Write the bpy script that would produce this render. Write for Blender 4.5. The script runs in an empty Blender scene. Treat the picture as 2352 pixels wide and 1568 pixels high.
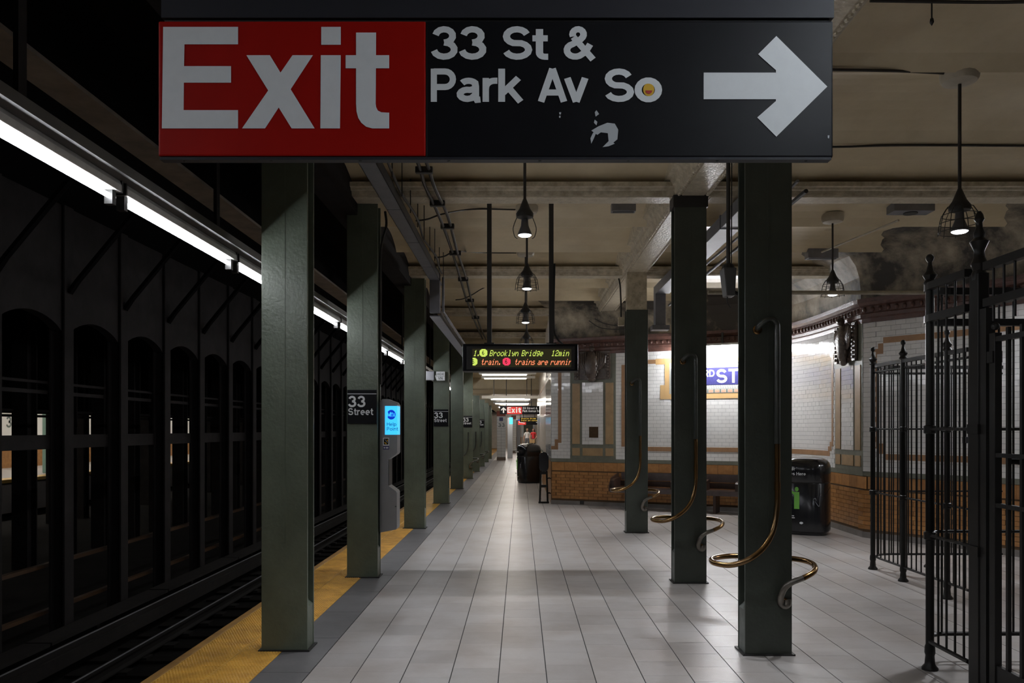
import bpy, bmesh, math, random
from mathutils import Vector, Matrix
random.seed(7)
PI = math.pi
S = bpy.context.scene
COL = S.collection

# ------------------------------------------------------------------ camera, world, exposure
cam_d = bpy.data.cameras.new('camera'); cam = bpy.data.objects.new('camera', cam_d); COL.objects.link(cam)
cam.location = (0, 0, 1.69); cam.rotation_euler = (PI/2, 0, 0)
cam_d.sensor_width = 36; cam_d.lens = 28.0; cam_d.shift_x = -19/2352; cam_d.shift_y = 201/2352
cam_d.clip_start = 0.05; cam_d.clip_end = 300
S.camera = cam
w = bpy.data.worlds.new('world'); S.world = w; w.use_nodes = True
w.node_tree.nodes['Background'].inputs[0].default_value = (0, 0, 0, 1)
S.view_settings.view_transform = 'Standard'; S.view_settings.look = 'None'
S.view_settings.exposure = 0.0; S.view_settings.gamma = 1.0; S.view_settings.use_curve_mapping = False
S.cycles.max_bounces = 8; S.cycles.diffuse_bounces = 5; S.cycles.glossy_bounces = 4
S.cycles.sample_clamp_indirect = 4.0; S.cycles.caustics_reflective = False; S.cycles.caustics_refractive = False
# lamp strengths (each lamp's light is made in its builder)
PENDANT_W = 208.0      # watts of a ceiling pendant spot
TUBE_E = 46.0         # emission of the platform edge tubes
WALL_TUBE_E = 74.0    # diffuser over the mosaic name tablet
FAR_E = 28.0           # passage light fittings
SIGN_FILL_E = 47.0        # added unseen twin tube fitting, lights the Exit sign
FARE_E = 18.0          # fare area tubes
OPP_E = 22.0          # opposite platform fittings
WHITE = (0.92, 0.95, 1.0)

# ------------------------------------------------------------------ materials
MATS = {}
def mat(name, col, rough=0.5, metal=0.0, var=0.0, vscale=4.0, bump=0.0, bscale=60.0, col2=None, emit=0.0, spec=0.5, rand=0.0, coat=0.0, detail=6, lo=.32, hi=.68):
    if name in MATS: return MATS[name]
    m = bpy.data.materials.new(name); m.use_nodes = True; nt = m.node_tree; N = nt.nodes; L = nt.links
    b = N['Principled BSDF']
    b.inputs['Base Color'].default_value = (*col, 1); b.inputs['Roughness'].default_value = rough
    b.inputs['Metallic'].default_value = metal; b.inputs['Specular IOR Level'].default_value = spec
    b.inputs['Coat Weight'].default_value = coat
    geo = N.new('ShaderNodeNewGeometry')
    if var > 0 or col2:
        n = N.new('ShaderNodeTexNoise'); n.inputs['Scale'].default_value = vscale; n.inputs['Detail'].default_value = detail
        n.inputs['Roughness'].default_value = 0.65
        L.new(geo.outputs['Position'], n.inputs['Vector'])
        r = N.new('ShaderNodeValToRGB'); r.color_ramp.elements[0].position = lo; r.color_ramp.elements[1].position = hi
        c2 = col2 or tuple(c*(1-var) for c in col)
        r.color_ramp.elements[0].color = (*c2, 1); r.color_ramp.elements[1].color = (*col, 1)
        L.new(n.outputs['Fac'], r.inputs['Fac'])
        out = r.outputs['Color']
        if rand > 0:
            oi = N.new('ShaderNodeObjectInfo'); mr = N.new('ShaderNodeMapRange')
            mr.inputs['To Min'].default_value = 1-rand; mr.inputs['To Max'].default_value = 1+rand*0.4
            L.new(oi.outputs['Random'], mr.inputs['Value'])
            mx = N.new('ShaderNodeVectorMath'); mx.operation = 'SCALE'
            L.new(out, mx.inputs[0]); L.new(mr.outputs['Result'], mx.inputs['Scale']); out = mx.outputs['Vector']
        L.new(out, b.inputs['Base Color'])
    if bump > 0:
        n2 = N.new('ShaderNodeTexNoise'); n2.inputs['Scale'].default_value = bscale; n2.inputs['Detail'].default_value = 4
        L.new(geo.outputs['Position'], n2.inputs['Vector'])
        bp = N.new('ShaderNodeBump'); bp.inputs['Strength'].default_value = bump; bp.inputs['Distance'].default_value = 0.01
        L.new(n2.outputs['Fac'], bp.inputs['Height']); L.new(bp.outputs['Normal'], b.inputs['Normal'])
    if emit > 0:
        b.inputs['Emission Color'].default_value = (*col, 1); b.inputs['Emission Strength'].default_value = emit
    MATS[name] = m; return m

M_floor = mat('floor_tile_paint', (.40, .375, .36), .34, col2=(.315, .28, .255), vscale=1.3, lo=.36, hi=.60, bump=.10, bscale=90, rand=.13)
M_floor2 = mat('floor_tile_far', (.39, .365, .35), .34, col2=(.315, .28, .255), vscale=1.3, lo=.36, hi=.60, bump=.10, bscale=90)
M_grout = mat('floor_grout', (.028, .026, .025), .8, var=.3)
M_strip = mat('dark_floor_strip', (.15, .142, .145), .45, var=.25, vscale=3, bump=.1)
M_yellow = mat('tactile_yellow', (.80, .45, .075), .42, var=.35, vscale=5, col2=(.48, .25, .04), rand=.1)
M_yedge = mat('platform_edge_board', (.36, .18, .035), .6, var=.4, vscale=6)
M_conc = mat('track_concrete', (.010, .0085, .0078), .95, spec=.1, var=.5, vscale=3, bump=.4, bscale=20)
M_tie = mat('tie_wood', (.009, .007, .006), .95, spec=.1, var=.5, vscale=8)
M_rail = mat('rail_steel', (.014, .012, .011), .7, spec=.15)
M_railtop = mat('rail_head', (.50, .50, .52), .5, .7)
M_cover = mat('cover_board', (.018, .0155, .014), .8, spec=.15, var=.4, vscale=5)
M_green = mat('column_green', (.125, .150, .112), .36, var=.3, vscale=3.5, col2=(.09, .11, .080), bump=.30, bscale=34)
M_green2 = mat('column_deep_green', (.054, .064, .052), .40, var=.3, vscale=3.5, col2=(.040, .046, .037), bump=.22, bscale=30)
M_scuff = mat('column_boot_grey', (.15, .165, .15), .5, var=.55, vscale=9)
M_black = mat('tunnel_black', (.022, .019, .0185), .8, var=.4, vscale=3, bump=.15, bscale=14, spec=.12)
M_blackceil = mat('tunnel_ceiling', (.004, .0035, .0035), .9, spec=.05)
M_cream = mat('ceiling_cream', (.62, .52, .345), .38, var=.2, vscale=1.6, col2=(.50, .41, .26), bump=.25, bscale=9)
M_stain = mat('stained_plaster', (.52, .44, .32), .6, vscale=1.1, col2=(.035, .029, .023), bump=.35, bscale=10, detail=8, lo=.44, hi=.70)
M_beam = mat('beam_plaster', (.62, .55, .42), .3, var=.3, vscale=14, col2=(.42, .36, .26), bump=.9, bscale=38)
M_mould = mat('moulding_plaster', (.58, .51, .38), .4, var=.45, vscale=9, col2=(.30, .25, .17), bump=.4, bscale=30)
M_white = mat('white_tile', (.78, .77, .75), .10, var=.1, vscale=3, rand=.06, spec=.6)
M_wgrout = mat('wall_grout', (.20, .20, .20), .8)
M_tan = mat('tan_tile', (.40, .265, .135), .4, var=.25, vscale=6)
M_brown = mat('brown_stripe', (.36, .20, .10), .4, var=.25, vscale=8)
M_gband = mat('green_band', (.17, .175, .135), .45, var=.25, vscale=8)
M_brick = mat('orange_brick', (.46, .225, .075), .38, var=.3, vscale=7, col2=(.30, .13, .04), rand=.2)
M_bgrout = mat('brick_grout', (.10, .06, .03), .85)
M_base = mat('wall_base', (.20, .18, .165), .6, var=.3)
M_corn = mat('terracotta_cornice', (.13, .062, .048), .3, var=.5, vscale=12, bump=.5, bscale=50)
M_faience = mat('faience_brown', (.115, .085, .07), .22, var=.5, vscale=16, bump=.5, bscale=60)
M_blue = mat('mosaic_blue', (.055, .052, .19), .3, var=.45, vscale=60)
M_mgrey = mat('mosaic_grey', (.45, .46, .42), .4, var=.4, vscale=70)
M_morange = mat('mosaic_orange', (.62, .40, .18), .35, var=.1, vscale=5)
M_mpink = mat('mosaic_pink', (.62, .35, .24), .35, var=.2, vscale=40)
M_mdark = mat('mosaic_teal', (.13, .16, .15), .35)
M_letter = mat('letter_white', (.80, .82, .84), .45, var=.05, vscale=30)
M_mletter = mat('mosaic_letter', (.85, .84, .80), .3)
M_red = mat('sign_red', (.36, .006, .003), .45, var=.1, vscale=6, spec=.12)
M_sblack = mat('sign_black', (.007, .007, .009), .4, var=.2, vscale=10, spec=.15)
M_sgrey = mat('sign_bar', (.026, .026, .032), .45, spec=.2)
M_iron = mat('iron_black', (.016, .0145, .0135), .38, .1, spec=.35, var=.3, vscale=12)
M_iron2 = mat('gate_steel', (.026, .0245, .024), .38, .2, spec=.4, var=.3, vscale=10)
M_galv = mat('galvanised', (.22, .22, .24), .45, .5, var=.25, vscale=7)
M_tray = mat('tray_grey', (.19, .19, .21), .5, .2, var=.2, vscale=6)
M_dark = mat('dark_metal', (.02, .019, .018), .5, var=.2)
M_cond = mat('conduit_dark', (.035, .031, .027), .5, .3)
M_pipe = mat('pipe_cream', (.40, .35, .26), .4, var=.3, vscale=10)
M_brass = mat('brass_worn', (.30, .165, .055), .24, 1.0, var=.5, vscale=5, col2=(.20, .13, .07))
M_railpaint = mat('rail_paint', (.060, .066, .058), .3, .2, var=.4, vscale=12)
M_railend = mat('rail_bare', (.26, .24, .21), .35, .9, var=.5, vscale=14)
M_bin = mat('bin_black', (.010, .010, .012), .16, spec=.6)
M_lime = mat('decal_green', (.16, .45, .07), .5)
M_wood = mat('bench_wood', (.055, .030, .022), .35, var=.5, vscale=9)
M_woodtop = mat('bench_back', (.11, .085, .085), .3, var=.4, vscale=7)
M_cover2 = mat('canopy_paint', (.45, .40, .31), .5, var=.2, vscale=10)
M_par = mat('reflector_grey', (.10, .10, .11), .35, .4)
M_help = mat('help_grey', (.30, .31, .33), .4, .1, var=.08, vscale=8)
M_cyan = mat('help_screen', (.05, .55, 1.0), .4, emit=1.05)
M_navy = mat('help_blue', (.0, .05, .75), .4, emit=.55)
M_ltext = mat('help_text', (.0, .16, .42), .4, emit=.18)
M_ledg = mat('led_green', (.62, .80, .13), .5, emit=1.1)
M_ledr = mat('led_red', (1.0, .26, .12), .5, emit=1.3)
M_ledp = mat('led_pink', (1.0, .05, .13), .5, emit=1.0)
M_ledbg = mat('led_glass', (.030, .026, .010), .5, emit=.45)
M_tube = mat('tube_glow', WHITE, .5, emit=TUBE_E)
M_ftube2 = mat('fare_tube_glow', WHITE, .5, emit=FARE_E)
M_signfill = mat('sign_fill_glow', (.86, .93, 1.0), .5, emit=SIGN_FILL_E)
M_fare3 = mat('fare_triple_glow', WHITE, .5, emit=95.0)
M_lens = mat('lens_glow', (.95, .97, 1.0), .5, emit=7.0)
M_wtube = mat('diffuser_glow', (.95, .97, 1.0), .5, emit=WALL_TUBE_E)
M_ftube = mat('passage_glow', (1.0, .93, .82), .5, emit=FAR_E)
M_ftube3 = mat('passage_glow_soft', (1.0, .93, .82), .5, emit=19.0)
M_ftube4 = mat('passage_glow_bright', (1.0, .93, .83), .5, emit=110.0)
M_otube = mat('opposite_glow', (1.0, .95, .88), .5, emit=OPP_E)
M_housing = mat('housing_white', (.62, .62, .60), .45, var=.2, vscale=12)
M_skin = mat('skin', (.50, .29, .21), .5)
M_hair = mat('hair_dark', (.03, .015, .01), .5)
M_hair2 = mat('hair_fair', (.32, .19, .09), .5)
M_shirtw = mat('shirt_white', (.72, .70, .68), .8)
M_shirtr = mat('shirt_red', (.52, .02, .025), .8)
M_jean = mat('trousers_grey', (.13, .135, .15), .8)
M_jeand = mat('trousers_dark', (.03, .03, .04), .8)
M_card = mat('cardboard', (.52, .33, .15), .8, var=.1)
M_stick = mat('sticker_yellow', (.72, .42, .02), .5)
M_stickr = mat('sticker_red', (.45, .03, .02), .5)
M_peel = mat('peeled_paint', (.50, .52, .54), .6)
M_lgreen = mat('opposite_column', (.20, .34, .28), .4)
M_stainw = mat('passage_tile', (.72, .63, .54), .22, var=.15, vscale=4)

# ------------------------------------------------------------------ mesh helpers
class MB:
    def __init__(self): self.v = []; self.f = []; self.m = []
    def add(self, vs, fs, mi=0):
        o = len(self.v); self.v += [tuple(p) for p in vs]
        self.f += [tuple(i+o for i in f) for f in fs]; self.m += [mi]*len(fs); return self
    def box(self, x0, x1, y0, y1, z0, z1, mi=0):
        return self.add([(x0,y0,z0),(x1,y0,z0),(x1,y1,z0),(x0,y1,z0),(x0,y0,z1),(x1,y0,z1),(x1,y1,z1),(x0,y1,z1)],
            [(0,3,2,1),(4,5,6,7),(0,1,5,4),(1,2,6,5),(2,3,7,6),(3,0,4,7)], mi)
    def quad(self, a, b, c, d, mi=0): return self.add([a,b,c,d], [(0,1,2,3)], mi)
    def prism(self, poly, lo, hi, axis='y', mi=0):
        # poly: ccw 2D points; axis y: (x,z) swept in y; axis x: (y,z) swept in x; axis z: (x,y) swept in z
        n = len(poly)
        P = {'y': lambda p,t: (p[0],t,p[1]), 'x': lambda p,t: (t,p[0],p[1]), 'z': lambda p,t: (p[0],p[1],t)}[axis]
        vs = [P(p,lo) for p in poly]+[P(p,hi) for p in poly]
        fs = [tuple(range(n))[::1], tuple(range(2*n-1, n-1, -1))]
        fs += [(i, n+i, n+(i+1)%n, (i+1)%n) for i in range(n)]
        return self.add(vs, fs, mi)
    def tube(self, path, r, n=8, cap=True, mi=0, closed=False):
        path = [Vector(p) for p in path]; m = len(path)
        rs = r if isinstance(r, (list, tuple)) else [r]*m
        up = None; o = len(self.v); rings = []
        for i, p in enumerate(path):
            if closed: t = path[(i+1)%m]-path[i-1]
            else: t = path[min(i+1,m-1)]-path[max(i-1,0)]
            t.normalize()
            if up is None:
                up = Vector((0,0,1)) if abs(t.z) < .9 else Vector((1,0,0))
            a = (up - t*up.dot(t))
            if a.length < 1e-6: a = Vector((1,0,0)).cross(t)
            a.normalize(); b = t.cross(a); up = a
            rings.append([p+(a*math.cos(2*PI*k/n)+b*math.sin(2*PI*k/n))*rs[i] for k in range(n)])
        vs = [q for ring in rings for q in ring]; fs = []
        for i in range(m if closed else m-1):
            j = (i+1) % m
            for k in range(n): fs.append((i*n+k, i*n+(k+1)%n, j*n+(k+1)%n, j*n+k))
        if cap and not closed: fs += [tuple(range(n-1,-1,-1)), tuple((m-1)*n+k for k in range(n))]
        return self.add(vs, fs, mi)
    def lathe(self, prof, n=16, c=(0,0,0), mi=0, sq=None):
        vs = []; m = len(prof)
        for r, z in prof:
            for k in range(n):
                a = 2*PI*k/n; q = 1.0
                if sq: q = (abs(math.cos(a))**sq+abs(math.sin(a))**sq)**(-1/sq)
                vs.append((c[0]+r*q*math.cos(a), c[1]+r*q*math.sin(a), c[2]+z))
        fs = [(i*n+k, i*n+(k+1)%n, (i+1)*n+(k+1)%n, (i+1)*n+k) for i in range(m-1) for k in range(n)]
        fs += [tuple(range(n-1,-1,-1)), tuple((m-1)*n+k for k in range(n))]
        return self.add(vs, fs, mi)
    def ball(self, c, rx, ry=None, rz=None, n=10, m=7, mi=0):
        ry = ry or rx; rz = rz or rx; vs = []; 
        for i in range(m+1):
            t = PI*i/m
            for k in range(n):
                a = 2*PI*k/n
                vs.append((c[0]+rx*math.sin(t)*math.cos(a), c[1]+ry*math.sin(t)*math.sin(a), c[2]-rz*math.cos(t)))
        fs = [(i*n+k, i*n+(k+1)%n, (i+1)*n+(k+1)%n, (i+1)*n+k) for i in range(m) for k in range(n)]
        return self.add(vs, fs, mi)

def data(name, mb, mats, smooth=False, bevel=0.0):
    me = bpy.data.meshes.new(name)
    me.from_pydata(mb.v, [], mb.f)
    for m in (mats if isinstance(mats, (list, tuple)) else [mats]): me.materials.append(m)
    if any(mb.m): me.polygons.foreach_set('material_index', mb.m)
    bm = bmesh.new(); bm.from_mesh(me)
    bmesh.ops.remove_doubles(bm, verts=bm.verts, dist=1e-6)
    bmesh.ops.recalc_face_normals(bm, faces=bm.faces)
    if bevel > 0:
        ed = [e for e in bm.edges if len(e.link_faces) == 2 and e.calc_face_angle(0) > .6]
        bmesh.ops.bevel(bm, geom=ed, offset=bevel, segments=2, affect='EDGES', profile=.6)
    bm.to_mesh(me); bm.free()
    if smooth:
        me.polygons.foreach_set('use_smooth', [True]*len(me.polygons))
        try: me.set_sharp_from_angle(angle=.7)
        except Exception: pass
    me.update(); return me
def link(name, d, parent=None, loc=(0,0,0), rz=0.0, rot=None):
    o = bpy.data.objects.new(name, d); COL.objects.link(o)
    o.location = loc; o.rotation_euler = rot or (0,0,rz)
    if parent: o.parent = parent
    return o
def mk(name, mb, mats, parent=None, loc=(0,0,0), rz=0.0, smooth=False, bevel=0.0, rot=None):
    return link(name, data(name, mb, mats, smooth, bevel), parent, loc, rz, rot)
def tag(o, label=None, cat=None, group=None, kind=None):
    if label: o['label'] = label
    if cat: o['category'] = cat
    if group: o['group'] = group
    if kind: o['kind'] = kind
    return o
def thing(name, label, cat, loc=(0,0,0), rz=0.0, group=None):
    return tag(link(name, None, None, loc, rz), label, cat, group)
def struct(o): o['kind'] = 'structure'; return o
def copy_tree(o, parent=None):
    c = o.copy(); COL.objects.link(c); c.parent = parent
    for ch in list(o.children): copy_tree(ch, c)
    return c
def smooth_path(pts, sub=6):
    P = [Vector(p) for p in pts]; P = [P[0]*2-P[1]]+P+[P[-1]*2-P[-2]]; out = []
    for i in range(1, len(P)-2):
        a,b,c,d = P[i-1:i+3]
        for k in range(sub):
            t = k/sub
            out.append(.5*((2*b)+(c-a)*t+(2*a-5*b+4*c-d)*t*t+(3*b-a-3*c+d)*t**3))
    out.append(P[-2]); return out

# ------------------------------------------------------------------ stroke lettering (cap height 1)
def arc(cx, cy, rx, ry, a0, a1, n=10):
    return [(cx+rx*math.cos(math.radians(a0+(a1-a0)*i/n)), cy+ry*math.sin(math.radians(a0+(a1-a0)*i/n))) for i in range(n+1)]
GW = .17
def glyphs():
    h = GW/2; G = {}
    xh = .72
    G['3'] = (.74, [arc(.36,.715,.235,.2,172,-90), arc(.36,.30,.28,.215,90,-172)])
    G['S'] = (.80, [arc(.39,.70,.275,.215,18,250)+arc(.40,.295,.30,.21,70,-165)])
    G['s'] = (.62, [arc(.30,.53,.20,.115,20,250,8)+arc(.31,.205,.215,.125,70,-165,8)])
    G['t'] = (.42, [[(.20,.92),(.20,.22)]+arc(.33,.21,.13,.125,180,270,5)+[(.42,.085)], [(.02,.64),(.41,.64)]])
    G['P'] = (.76, [[(h,0),(h,1)], [(h,.915),(.40,.915)]+arc(.42,.68,.24,.235,90,-90,10)+[(h,.445)]])
    G['R'] = (.78, [[(h,0),(h,1)], [(h,.915),(.42,.915)]+arc(.42,.70,.24,.215,90,-90,10)+[(h,.485)], [(.42,.485),(.66,0)]])
    G['a'] = (.68, [arc(.32,.50,.20,.135,150,30,6)+[(.51,.46),(.51,.14),(.55,.06),(.64,.07)], [(.51,.40)]+arc(.29,.225,.20,.14,70,270,8)+[(.40,.11),(.51,.22)]])
    G['r'] = (.44, [[(h,0),(h,xh)], [(h,.38)]+arc(.34,.42,.25,.215,180,88,6)+[(.42,.635)]])
    G['k'] = (.66, [[(h,0),(h,1)], [(.12,.27),(.54,.72)], [(.26,.44),(.60,0)]])
    G['A'] = (.80, [[(.08,0),(.40,1)], [(.40,1),(.72,0)], [(.18,.28),(.62,.28)]])
    G['v'] = (.62, [[(.07,.72),(.31,.0)], [(.31,.0),(.55,.72)]])
    G['x'] = (.64, [[(.07,.72),(.57,0)], [(.57,.72),(.07,0)]])
    G['o'] = (.70, [arc(.35,.36,.265,.285,0,360,18)])
    G['e'] = (.68, [[(.10,.36),(.58,.36)]+arc(.34,.36,.25,.28,0,300,14)])
    G['i'] = (.26, [[(.13,0),(.13,.72)], [(.13,.84),(.13,1.0)]])
    G['l'] = (.26, [[(.13,0),(.13,1)]])
    G['n'] = (.66, [[(h,0),(h,.72)], [(h,.42)]+arc(.33,.44,.24,.20,180,0,8)+[(.57,0)]])
    G['u'] = (.66, [[(h,.72),(h,.28)]+arc(.33,.28,.24,.20,180,360,8)+[(.57,.72)], [(.57,.3),(.57,0)]])
    G['h'] = (.66, [[(h,0),(h,1)], [(h,.42)]+arc(.33,.44,.24,.20,180,0,8)+[(.57,0)]])
    G['p'] = (.70, [[(h,-.26),(h,.72)], arc(.35,.36,.26,.285,0,360,16)])
    G['H'] = (.80, [[(h,0),(h,1)], [(.70,0),(.70,1)], [(h,.52),(.70,.52)]])
    G['L'] = (.62, [[(h,1),(h,.085),(.60,.085)]])
    G['G'] = (.84, [arc(.42,.5,.32,.41,45,330,16)+[(.70,.46),(.44,.46)]])
    G['E'] = (.70, [[(h,0),(h,1)], [(h,.915),(.68,.915)], [(h,.52),(.62,.52)], [(h,.085),(.68,.085)]])
    G['T'] = (.70, [[(.35,0),(.35,1)], [(0,.915),(.70,.915)]])
    G['D'] = (.80, [[(h,0),(h,1)], [(h,.915),(.36,.915)]+arc(.36,.5,.32,.415,90,-90,12)+[(h,.085)]])
    G['M'] = (.92, [[(h,0),(h,1)], [(.83,0),(.83,1)], [(h,.95),(.46,.1)], [(.83,.95),(.46,.1)]])
    G['V'] = (.76, [[(.08,1),(.38,0)], [(.38,0),(.68,1)]])
    G['N'] = (.78, [[(h,0),(h,1)], [(.69,0),(.69,1)], [(h,.95),(.69,.05)]])
    G['J'] = (.56, [[(.46,1),(.46,.3)]+arc(.27,.29,.19,.205,0,-180,8)])
    G['4'] = (.72, [[(.50,0),(.50,1)], [(.50,.95),(.08,.30)], [(.04,.26),(.70,.26)]])
    G['0'] = (.72, [arc(.36,.5,.26,.41,0,360,18)])
    G['6'] = (.72, [arc(.36,.30,.26,.215,0,360,14), arc(.44,.42,.34,.49,180,75,8)])
    G['&'] = (.88, [[(.82,.0),(.27,.68)], arc(.40,.76,.155,.155,205,-35,10)+[(.46,.60),(.30,.50)], [(.38,.545),(.24,.46)]+arc(.32,.28,.235,.195,130,300,8)+[(.60,.22),(.74,.46)]])
    G[' '] = (.34, [])
    return G
GL = glyphs()
def ribbon(mb, pts, wd, ox, oz, sc, y, sx=1.0, mi=0):
    mb.k = getattr(mb, 'k', 0)+1; y -= .00012*(mb.k % 8)
    P = [Vector((p[0],p[1])) for p in pts]; P = [p for i,p in enumerate(P) if i == 0 or (p-P[i-1]).length > 1e-5]
    n = len(P); closed = (P[0]-P[-1]).length < 1e-3
    Lf, Rt = [], []
    for i in range(n):
        if closed: d0 = P[i]-P[i-1] if i > 0 else P[0]-P[-2]; d1 = P[i+1]-P[i] if i < n-1 else P[1]-P[0]
        else: d0 = P[i]-P[i-1] if i > 0 else P[1]-P[0]; d1 = P[i+1]-P[i] if i < n-1 else d0
        d0 = d0.normalized(); d1 = d1.normalized(); t = (d0+d1).normalized(); nn = Vector((-t.y, t.x))
        k = max(.55, Vector((-d0.y, d0.x)).dot(nn)); o = nn*(wd/2/k)
        Lf.append(P[i]+o); Rt.append(P[i]-o)
    q = lambda p: (ox+p.x*sc*sx, y, oz+p.y*sc)
    vs = [q(p) for p in Lf]+[q(p) for p in Rt]
    mb.add(vs, [(i, n+i, n+i+1, i+1) for i in range(n-1)], mi)
def text(mb, s, x, z, h, y=0.0, wd=None, sx=1.0, gap=.07, mi=0):
    wd = wd or GW; cx = x
    for ch in s:
        W, st = GL[ch]
        for k in st: ribbon(mb, k, wd, cx, z, h, y, sx, mi)
        cx += (W+gap)*h*sx
    return cx
def text_w(s, h, sx=1.0, gap=.07): return sum((GL[c][0]+gap)*h*sx for c in s)

F5 = {'B':'11110 10001 10001 11110 10001 10001 11110','r':'0 0 10110 11001 10000 10000 10000','o':'0 0 01110 10001 10001 10001 01110',
'k':'10000 10000 10010 10100 11000 10100 10010','l':'01100 00100 00100 00100 00100 00100 01110','y':'0 0 10001 10001 01111 00001 01110',
'n':'0 0 10110 11001 10001 10001 10001','i':'00100 0 01100 00100 00100 00100 01110','d':'00001 00001 01101 10011 10001 10001 01111',
'g':'0 01111 10001 10001 01111 00001 01110','e':'0 0 01110 10001 11111 10000 01110','1':'00100 01100 00100 00100 00100 00100 01110',
'2':'01110 10001 00001 00110 01000 10000 11111','m':'0 0 11010 10101 10101 10101 10101','t':'01000 01000 11100 01000 01000 01001 00110',
'a':'0 0 01110 00001 01111 10001 01111','s':'0 0 01110 10000 01110 00001 11110','u':'0 0 10001 10001 10001 10011 01101','.':'0 0 0 0 0 01100 01100',' ':'0 0 0 0 0 0 0'}
def led_text(mb, s, x, z, dx, dz, y, xmax=9, skew=.35, adv=6):
    for ch in s:
        for r, row in enumerate(F5[ch].split()):
            if row == '0': continue
            for c, b in enumerate(row):
                if b == '1':
                    zz = z+(6-r)*dz; xx = x+c*dx+(6-r)*dx*skew
                    if xx+dx > xmax: continue
                    mb.quad((xx,y,zz),(xx+dx*.98,y,zz),(xx+dx*1.25,y,zz+dz*.84),(xx+dx*.27,y,zz+dz*.84))
        x += adv*dx
def led_disc(mb, cx, cz, rx, rz, dx, dz, y, xmin=-9):
    six = '0110 1000 1110 1001 0110'.split()
    k = int(rx/dx)+1; j = int(rz/dz)+1
    for a in range(-k, k+1):
        for b in range(-j, j+1):
            if (a*dx/rx)**2+(b*dz/rz)**2 > 1: continue
            if abs(b) <= 2 and -2 <= a <= 1 and six[2-b][a+2] == '1': continue
            xx = cx+a*dx; zz = cz+b*dz
            if xx < xmin: continue
            mb.quad((xx,y,zz),(xx+dx*.98,y,zz),(xx+dx*1.1,y,zz+dz*.84),(xx+dx*.12,y,zz+dz*.84))

# ================================================================== STRUCTURE
Y0, Y1 = -6.0, 76.0
EDGE = -2.54
# ---- platform floor: slab, grout bed, tiles
fl = struct(mk('floor', MB().box(-1.46, 8.2, Y0, Y1, -.25, -.004), M_grout))
fb = struct(mk('platform_slab', MB().box(EDGE+.02, -1.46, Y0, Y1, -.30, -.012).box(EDGE+.25, EDGE+.4, Y0, Y1, -1.2, -.30), M_conc))
CW = .328
tile_me = data('floor_tile', MB().box(-.1603, .1603, -.1631, .1631, -.012, 0), M_floor)
def in_view(x, y):
    px = 1195+1830*x/y; py = 985+1830*1.69/y
    return -30 < px < 2400 and py < 1600
near, rest = [], MB()
for k in range(29):
    off = (k*0.381) % 1.0*CW
    cx = -1.46+CW*(k+.5)
    y = .6-off
    while y < 44:
        if cx < 1.0 or y < 18.6:
            near.append((y, cx)) if (y > 4.6 and in_view(cx, y+.16)) else rest.box(cx-.1603, cx+.1603, y-.1631, y+.1631, -.012, 0)
        y += .3275
near.sort()
for y, cx in near[:300]: link('floor_tile', tile_me, fl, (cx, y, 0))
for y, cx in near[300:]: rest.box(cx-.1603, cx+.1603, y-.1631, y+.1631, -.012, 0)
tag(mk('floor_tile_field', rest, M_floor2, fl), kind='stuff')
# floor of the far passage beyond the modelled tiles
mk('floor_far', MB().box(-1.46, 3.2, 44, Y1, -.006, 0), M_floor2, fl)
# ---- dark strip slabs along the tactile band
stp_me = data('strip_slab', MB().box(-.172, .172, -.455, .455, -.012, 0), M_strip)
for i in range(44): link('strip_slab', stp_me, fb, (-1.636, .5+.915*i, 0))
mk('strip_near', MB().box(-1.808, -1.464, Y0, .04, -.012, 0), M_strip, fb)
mk('strip_far', MB().box(-1.808, -1.464, 40.3, Y1, -.012, 0), M_strip, fb)
# ---- yellow tactile panels with domes
def tactile(wx, wy):
    m = MB().box(-wx/2, wx/2, -wy/2, wy/2, -.012, .002)
    p = .0222; nx = int(wx/p); ny = int(wy/p)
    for i in range(nx):
        for j in range(ny):
            x = (i-(nx-1)/2)*p+(p*.25 if j % 2 else -p*.25); y = (j-(ny-1)/2)*p; r = .0078; q = .0042
            if abs(x)+r > wx/2: continue
            m.add([(x-r,y-r,.002),(x+r,y-r,.002),(x+r,y+r,.002),(x-r,y+r,.002),(x-q,y-q,.0075),(x+q,y-q,.0075),(x+q,y+q,.0075),(x-q,y+q,.0075)],
                  [(0,1,5,4),(1,2,6,5),(2,3,7,6),(3,0,4,7),(4,5,6,7)])
    return m
tac = link('tactile_strip', None); struct(tac)
for cx, wx in ((-2.292, .335), (-1.966, .312)):
    me = data('tactile_tile', tactile(wx, .603), M_yellow)
    fm = data('tactile_tile_far', MB().box(-wx/2, wx/2, -.3015, .3015, -.012, .004), M_yellow)
    for i in range(90):
        y = 1.1+.61*i
        link('tactile_tile', me if y < 16 else fm, tac, (cx, y, 0))
mk('edge_board', MB().box(EDGE, -2.465, Y0, Y1, -.10, .0), M_yedge, tac, bevel=.012)
mk('tactile_bed', MB().box(-2.465, -1.808, Y0, Y1, -.05, -.011), M_yedge, tac)

# ---- track bed
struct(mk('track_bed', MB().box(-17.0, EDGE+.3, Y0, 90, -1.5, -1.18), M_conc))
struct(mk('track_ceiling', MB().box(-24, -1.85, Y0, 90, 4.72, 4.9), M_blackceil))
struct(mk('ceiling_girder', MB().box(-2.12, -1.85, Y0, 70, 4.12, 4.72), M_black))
sg = thing('steel_girder', 'grey-brown steel girder running high above the track', 'girder')
mk('web', MB().box(-3.13, -3.10, Y0, 60, 4.02, 4.71), M_blackceil, sg)
mk('flange', MB().box(-3.25, -2.98, Y0, 60, 3.99, 4.02), mat('girder_grey', (.26, .22, .18), .8, var=.4, vscale=3), sg)

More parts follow.
